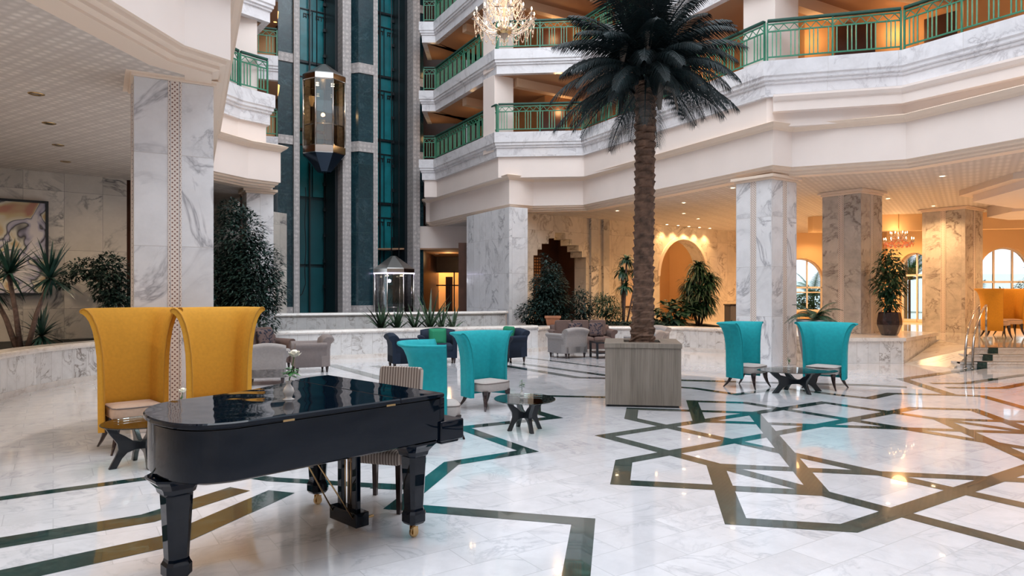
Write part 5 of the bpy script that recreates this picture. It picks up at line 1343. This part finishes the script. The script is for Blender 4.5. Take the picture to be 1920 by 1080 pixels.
def rosette(mb, c_, n, L, w, seed, el0=-0.3, el1=1.4, droop=0.5, seg=4):
    rnd = random.Random(seed)
    for i in range(n):
        a = i*2.39996+rnd.uniform(-.2, .2); el = el0+(el1-el0)*rnd.random(); l = L*rnd.uniform(0.75, 1.1)
        p = Vector(c_); d = Vector((math.cos(a)*math.cos(el), math.sin(a)*math.cos(el), math.sin(el))); s_ = Vector((-math.sin(a), math.cos(a), 0)); pts = []
        for k in range(seg+1):
            pts.append(p.copy()); p = p+d*l/seg; d = (d+Vector((0, 0, -droop/seg))).normalized()
        vs = []; 
        for k, q in enumerate(pts):
            ww = w*(0.6, 1.0, 0.85, 0.5, 0.03)[min(4, int(4*k/seg))]/2
            vs += [q+s_*ww, q-s_*ww]
        mb.add(vs, [(2*k, 2*k+1, 2*k+3, 2*k+2) for k in range(seg)], True)
# yuccas at the far left
def yucca(loc, heads, label, seed, L=0.55):
    root = empty('yucca_plant', loc); tag(root, label, 'plant'); ms = MB(); ml = MB()
    for k, (x, y, z) in enumerate(heads):
        ms.tube([(x*0.15, y*0.15, 0), (x*0.5, y*0.5, z*0.5), (x, y, z)], [0.05, 0.04, 0.035], 8)
        rosette(ml, (x, y, z), 70, L, 0.055, seed+k, -0.6, 1.45, 0.55)
    ml.build('leaves', M_leaf_y, root); ms.build('stem', M_trunk, root)
    return root
yucca((-8.75, 12.4, 0.62), [(-0.25, 0, 1.38), (0.42, 0.1, 1.30), (-0.75, 0.2, 1.15)], 'many headed yucca with sword leaves in the left planter before the painting', 3, 0.74)
yucca((-8.75, 12.75, 0.62), [(0.10, 0.0, 0.25)], 'low young yucca rosette at the foot of the tall yucca', 9, 0.62)
rm = MB(); ro_ = empty('small_plant', (-7.9, 13.9, 0.62)); tag(ro_, 'tiny broad leaved plant at the planter edge behind the left mustard chair', 'plant')
for i in range(9): leaf(rm, Vector((0.08*i-0.3, 0.02*i, 0.0)), Vector((0.3*math.sin(i*2), 0.2, 1.0)), 0.15, 0.7, 0.0)
rm.build('leaves', M_leaf_d, ro_)
# ficus behind the left column
bush('ficus_tree', (-9.25, 15.0, 0.62), 'slender dark ficus reaching out left of the front marble column', 'tree', [(0.55, 0, 1.35, 0.42, 0.4, 0.55), (0.0, 0, 1.55, 0.45, 0.3, 0.22), (-0.45, 0, 1.30, 0.25, 0.25, 0.14), (0.75, 0, 0.75, 0.35, 0.4, 0.5)], 3200, 0.12, M_leaf_d, seed=5, stems=[(0.04, (0.8, 0.2, 0), (0.7, 0.1, 0.8), (0.1, 0, 1.5)), (0.03, (0.7, 0.1, 0.7), (0.6, 0, 1.6))])
bush('ficus_tree', (-6.55, 16.55, 0.62), 'large dark weeping ficus between the front marble column and the lift tower', 'tree', [(0.05, 0, 2.35, 0.62, 0.45, 0.70), (0.30, 0, 1.65, 0.78, 0.5, 0.70), (0.42, -0.1, 1.05, 0.80, 0.5, 0.60), (-0.10, 0, 2.95, 0.36, 0.35, 0.32), (0.75, -0.35, 0.50, 0.36, 0.25, 0.55), (-0.4, 0, 1.2, 0.5, 0.5, 0.9), (-0.2, 0.1, 0.5, 0.6, 0.3, 0.45)], 11000, 0.125, M_leaf_d, seed=6, stems=[(0.06, (0, 0.1, 0), (0.1, 0, 1.2), (0.1, 0, 2.8)), (0.04, (0, 0.1, 0), (0.3, 0, 1.0), (0.5, 0, 1.8))])
# strap leaved plants before the lift tower
for i, (u, n_, L_, lab) in enumerate(((715, 26, 0.62, 'leftmost strap leaved plant on the low wall before the lifts'), (745, 20, 0.55, 'second strap leaved plant from the left before the lifts'), (778, 16, 0.60, 'strap leaved plant below the ground level lift cabin'), (806, 24, 0.85, 'tallest strap leaved plant, in front of the corridor opening'), (828, 12, 0.62, 'strap leaved plant right of the tallest one'), (850, 14, 0.50, 'rightmost strap leaved plant on the low wall before the corridor'))):
    Y = 18.75+0.02*i; r_ = empty('strap_plant', (X(u, Y), Y, 0.62)); tag(r_, lab, 'plant', 'strap leaved plants in front of the lifts')
    mb = MB(); rosette(mb, (0, 0, 0.0), n_, L_*1.35, 0.075, 40+i, 0.55, 1.45, 0.55, seg=4); mb.build('leaves', M_leaf_s, r_)
# central planter: bushy ficus in terracotta, small ficus, dracaenas, monstera
tp = empty('terracotta_pot', (1.20, 20.6, 0.62)); tag(tp, 'square terracotta pot in the planter under the bushy ficus', 'pot')
MB().loft([[(a*r_, b*r_, z) for a, b in ((-1, -1), (1, -1), (1, 1), (-1, 1))] for r_, z in ((0.16, 0.0), (0.21, 0.26), (0.24, 0.27), (0.24, 0.34), (0.2, 0.34))], True, False).build('pot_body', M_terra, tp, bevel=0.006)
bush('ficus_tree', (1.10, 20.9, 0.9), 'bushy dark ficus in front of the stepped wall niche', 'tree', [(0, 0, 0.95, 0.58, 0.5, 0.42), (0.05, 0, 0.45, 0.68, 0.5, 0.42), (-0.35, 0, 0.15, 0.65, 0.45, 0.36), (0.10, 0, 1.35, 0.30, 0.3, 0.30), (0.3, 0, 0.05, 0.50, 0.4, 0.3), (-0.12, 0, 1.75, 0.16, 0.16, 0.18)], 8500, 0.11, M_leaf_d, seed=8, stems=[(0.04, (0, 0, -0.1), (0, 0, 0.9), (0, 0, 1.6))])
bush('ficus_tree', (2.15, 21.0, 0.62), 'small loose leaved ficus right of the stepped niche', 'tree', [(0, 0, 0.65, 0.38, 0.35, 0.42), (0.1, 0, 0.25, 0.36, 0.3, 0.25), (-0.1, 0, 1.0, 0.22, 0.2, 0.16)], 900, 0.13, M_leaf_d, seed=9, stems=[(0.02, (0, 0, 0), (0.05, 0, 0.9)), (0.02, (0.1, 0, 0), (-0.15, 0, 0.8))])
bush('shrub', (2.85, 21.1, 0.62), 'spreading dark shrub between the niche and the palm trunk', 'shrub', [(0, 0, 0.60, 0.50, 0.4, 0.32), (0.25, 0, 0.35, 0.35, 0.3, 0.25), (-0.1, 0, 0.85, 0.25, 0.25, 0.18)], 1500, 0.12, M_leaf_m, wr=0.3, seed=10, stems=[(0.02, (0, 0, 0), (0.05, 0, 0.7)), (0.02, (0.1, 0, 0), (0.3, 0, 0.6))])
def dracaena(loc, heads, label, seed, L=0.42, n=55):
    root = empty('dracaena_plant', loc); tag(root, label, 'plant'); ml = MB(); ms = MB()
    for k, (x, y, z) in enumerate(heads):
        rosette(ml, (x, y, z), n, L, 0.085, seed+k, -0.3, 1.35, 2.4, seg=4)
        ms.tube([(x*0.2, y*0.2, 0), (x, y, z)], 0.028, 7)
    ml.build('leaves', M_leaf_m, root); ms.build('stem', M_trunk, root); return root
dracaena((3.35, 20.9, 0.62), [(0.1, 0, 1.95), (0.0, 0.1, 1.6), (0.05, -0.05, 1.15), (0.45, 0.0, 1.7)], 'tall dracaena half hidden by the palm trunk', 60, 0.42, 46)
dracaena((5.75, 21.3, 0.62), [(0, 0, 1.55), (-0.25, 0.1, 1.25), (0.25, -0.1, 1.2), (-0.3, 0, 0.85), (0.3, 0.1, 0.8), (0.0, 0.1, 1.75), (0.32, 0.0, 1.4), (0, -0.1, 0.95), (0.0, 0.0, 0.5), (-0.15, 0.1, 0.6), (0.2, 0.0, 0.55)], 'large bushy dracaena in front of the marble arch', 70, 0.55, 90)
bush('monstera_plant', (4.85, 20.8, 0.62), 'broad leaved monstera at the foot of the arch, left of the large dracaena', 'plant', [(0, 0, 0.42, 0.55, 0.35, 0.38), (-0.55, 0, 0.25, 0.35, 0.3, 0.22), (0.4, 0, 0.6, 0.25, 0.25, 0.25)], 260, 0.24, M_leaf_m, wr=0.75, seed=12, stems=[(0.015, (0, 0, 0), (0.1, 0, 0.5)), (0.015, (0, 0, 0), (-0.3, 0, 0.4))])
for i, (x, w_) in enumerate(((3.1, 0.75), (4.0, 0.7), (6.9, 0.8))):
    bush('ground_cover', (x, 20.55-0.1*i, 0.62), ['low dark ground cover at the planter edge left of the palm trunk', 'low dark ground cover at the planter edge behind the palm trunk', 'low dark ground cover at the planter edge right of the large dracaena'][i], 'plant', [(0, 0, 0.06, w_, 0.3, 0.10)], 420, 0.13, M_leaf_d, wr=0.5, seed=30+i, group='ground cover in the central planter')
dr = empty('side_cabinet', (7.0, 21.7, 0.62), R(10)); tag(dr, 'small dark grey cabinet by the marble wall left of the white column', 'cabinet')
MB().box(-0.28, 0.28, -0.2, 0.2, 0, 0.62).build('cabinet_body', M_pot_g, dr, bevel=0.01)
MB().box(-0.30, 0.30, -0.22, 0.22, 0.62, 0.66).build('cabinet_top', M_wood_d, dr)
bush('monstera_plant', (7.6, 21.9, 0.4), 'single monstera leaf cluster beside the small dark cabinet', 'plant', [(0, 0, 0.55, 0.2, 0.2, 0.28)], 26, 0.28, M_leaf_m, wr=0.8, seed=13, stems=[(0.012, (0, 0, 0), (0, 0, 0.5))])
# tall grey tapered planter with a cycad
gp_ = empty('tall_planter', (6.62, 15.15, 0)); tag(gp_, 'tall tapered matt grey planter behind the right turquoise chair', 'planter')
MB().lathe([(0.0, 0), (0.23, 0.0), (0.385, 1.07), (0.365, 1.07), (0.35, 1.0), (0.0, 1.0)], 40).build('pot_body', M_pot_g, gp_)
MB().lathe([(0.0, 1.005), (0.352, 1.005)], 30, caps=False).build('soil', M_soil, gp_)
cyc = frond_plant('cycad_palm', 6.62, 15.15, 1.01, 22, 0.68, M_leaf_m, 'small arching cycad palm in the tall grey planter', 'palm', stem=0.07, droop=1.2, seed=14, lw=0.03, leafl=0.15, pitch=(0.3, 1.2))
# faceted pot with a leafy shrub on the pedestal
fp = empty('faceted_pot', (9.33, 17.15, 0.60), 0.2); tag(fp, 'dark faceted glazed pot on the marble pedestal', 'pot')
MB().lathe([(0.0, 0), (0.17, 0.0), (0.20, 0.03), (0.285, 0.26), (0.285, 0.36), (0.25, 0.56), (0.235, 0.57), (0.22, 0.54), (0.0, 0.52)], 9, ).build('pot_body', M_pot_b, fp)
bush('potted_shrub', (9.33, 17.15, 1.10), 'tall leafy dark green shrub in the faceted pot on the pedestal', 'plant', [(0, 0, 0.32, 0.26, 0.26, 0.24), (0.0, 0, 0.75, 0.40, 0.36, 0.32), (0.03, 0, 1.15, 0.34, 0.32, 0.28), (-0.02, 0, 1.45, 0.22, 0.2, 0.18)], 1100, 0.15, M_leaf_m, wr=0.42, seed=15, droop=0.5, stems=[(0.025, (0, 0, -0.05), (0, 0, 1.2)), (0.02, (0.03, 0, -0.05), (0.1, 0, 0.9))])
# ---- chandeliers -----------------------------------------------------------
def chandelier(loc, Rr, H, label, arms, lvls, seed=3, red=False):
    root = empty('chandelier', loc); tag(root, label, 'chandelier'); rnd = random.Random(seed)
    MB().tube([(0, 0, -0.05), (0, 0, H+0.6)], 0.012, 6).build('suspension_rod', M_brass, root)
    MB().lathe([(0, 0.0), (0.04*Rr, 0.02), (0.16*Rr, 0.10*H), (0.05*Rr, 0.2*H), (0.09*Rr, 0.35*H), (0.04*Rr, 0.5*H), (0.12*Rr, 0.7*H), (0.04*Rr, 0.85*H), (0, 0.95*H)], 14).build('stem_body', M_crystal, root)
    MB().lathe([(0, 0.06*H), (0.24*Rr, 0.12*H), (0.28*Rr, 0.19*H), (0.1*Rr, 0.20*H), (0, 0.2*H)], 16).build('bowl', M_brass, root)
    for lv_ in range(lvls):
        rr = Rr*(1-0.42*lv_); zz = H*(0.42+0.38*lv_); na = max(6, int(arms*(1-0.4*lv_)))
        for i in range(na):
            a = 2*PI*i/na+0.2*lv_; c_, s_ = math.cos(a), math.sin(a)
            pts = [(c_*rr*t, s_*rr*t, zz-0.22*H+(-0.10*H*math.sin(PI*t)+0.16*H*t*t)) for t in (0.05, 0.3, 0.55, 0.8, 1.0)]
            ar_ = MB().tube(pts, 0.013, 5); arm = ar_.build('arm', M_crystal, root)
            e = pts[-1]
            MB().lathe([(0.0, 0), (0.05, 0.012), (0.055, 0.02), (0.012, 0.022), (0.012, 0.08), (0, 0.08)], 8, e).build('candle_cup', M_crystal, arm)
            MB().lathe([(0.0, 0.08), (0.016, 0.10), (0.014, 0.13), (0.0, 0.16)], 6, e).build('bulb', M_bulb_s, arm)
        # strings of crystals between the arms and pendants below
        mb = MB(); mp = MB()
        def drop(mb, p, s):
            p = Vector(p); mb.add([p+Vector((0, 0, s)), p+Vector((s*.4, 0, 0)), p+Vector((0, s*.4, 0)), p-Vector((s*.4, 0, 0)), p-Vector((0, s*.4, 0)), p-Vector((0, 0, s*1.3))], [(0, 1, 2), (0, 2, 3), (0, 3, 4), (0, 4, 1), (5, 2, 1), (5, 3, 2), (5, 4, 3), (5, 1, 4)])
        for i in range(na):
            a = 2*PI*i/na+0.2*lv_; b = 2*PI*(i+1)/na+0.2*lv_
            for k in range(20):
                t = k/19; aa = a+(b-a)*t; sag = 0.20*H*math.sin(PI*t)
                drop(mb, (rr*math.cos(aa), rr*math.sin(aa), zz-0.06*H-sag), 0.019); drop(mb, (rr*0.8*math.cos(aa), rr*0.8*math.sin(aa), zz-0.10*H-sag*1.3), 0.019)
                drop(mb, (rr*(1-0.75*t)*math.cos(a), rr*(1-0.75*t)*math.sin(a), zz+0.0-0.25*H*math.sin(PI*t)*0.9+0.25*H*t), 0.019)
            drop(mp, (rr*math.cos(a), rr*math.sin(a), zz-0.16*H), 0.035); drop(mp, (rr*math.cos((a+b)/2)*0.98, rr*math.sin((a+b)/2)*0.98, zz-0.31*H), 0.032)
            drop(mp, (rr*0.55*math.cos(a), rr*0.55*math.sin(a), zz-0.33*H), 0.035)
        mb.build('crystal_strings', M_crystal_r if red and lv_ == 0 else M_crystal, root)['kind'] = 'stuff'
        for q in range(0, len(mp.v), 6): MB().add(mp.v[q:q+6], [(0, 1, 2), (0, 2, 3), (0, 3, 4), (0, 4, 1), (5, 2, 1), (5, 3, 2), (5, 4, 3), (5, 1, 4)]).build('crystal_pendant', M_crystal_r if red else M_crystal, root)
    return root
M_crystal = plain('cut_crystal', (0.90, 0.74, 0.62), 0.05, coat=1.0, spec=1.0)
M_crystal.node_tree.nodes['Principled BSDF'].inputs['Transmission Weight'].default_value = 0.55
M_crystal.node_tree.nodes['Principled BSDF'].inputs['Emission Color'].default_value = (1.0, 0.70, 0.50, 1)
M_crystal.node_tree.nodes['Principled BSDF'].inputs['Emission Strength'].default_value = 0.0
M_crystal_r = plain('amber_crystal', (0.75, 0.22, 0.12), 0.05, coat=1.0, spec=1.0)
chandelier((-0.155, 13.9, 6.72), 0.60, 1.15, 'large crystal chandelier hanging at the top centre of the atrium', 14, 2)
chandelier((13.05, 23.4, 3.14), 0.44, 0.55, 'small glowing chandelier with amber drops in the raised lobby', 12, 2, red=True)
for z_ in (7.15, 7.6): point('chandelier_glow', (-0.155, 13.9, z_), 45, (1.0, 0.72, 0.46), 0.35)
point('chandelier_glow', (13.0, 23.4, 3.75), 16, WARM, 0.25)
for (x, y, p) in ((-8.5, 9.5, 70), (-11.0, 11.5, 80), (-10.5, 7.0, 90), (-7.5, 4.0, 80), (-8.5, 0.0, 80), (-7.4, 14.2, 40), (2.0, -10.5, 90), (12.5, -4.0, 90)):  # added fill spots without fixtures, left of and behind the camera
    spot('fill_spot', (x, y, 4.25), p*2.9, (1.0, 0.76, 0.52), 165, r=0.06)
# small far objects
hp = empty('guard_rail', (14.9, 19.6, 0.4)); tag(hp, 'dark low guard rail at the right edge behind the far mustard chair', 'railing')
for z in (0.25, 0.5): MB().box(0, 1.2, -0.01, 0.01, z, z+0.02).build('rail', M_black, hp)
for x in (0, 0.3, 0.6, 0.9, 1.18): MB().box(x, x+0.02, -0.01, 0.01, 0, 0.52).build('post', M_black, hp)
bush('garden_shrub', (18.4, 24.6, 0.4), 'clipped green shrub inside below the rightmost arched window', 'plant', [(0, 0, 1.3, 0.55, 0.4, 0.45)], 900, 0.10, M_leaf_m, seed=44, stems=[(0.03, (0, 0, 0), (0, 0, 1.0))])
garden_bushes()
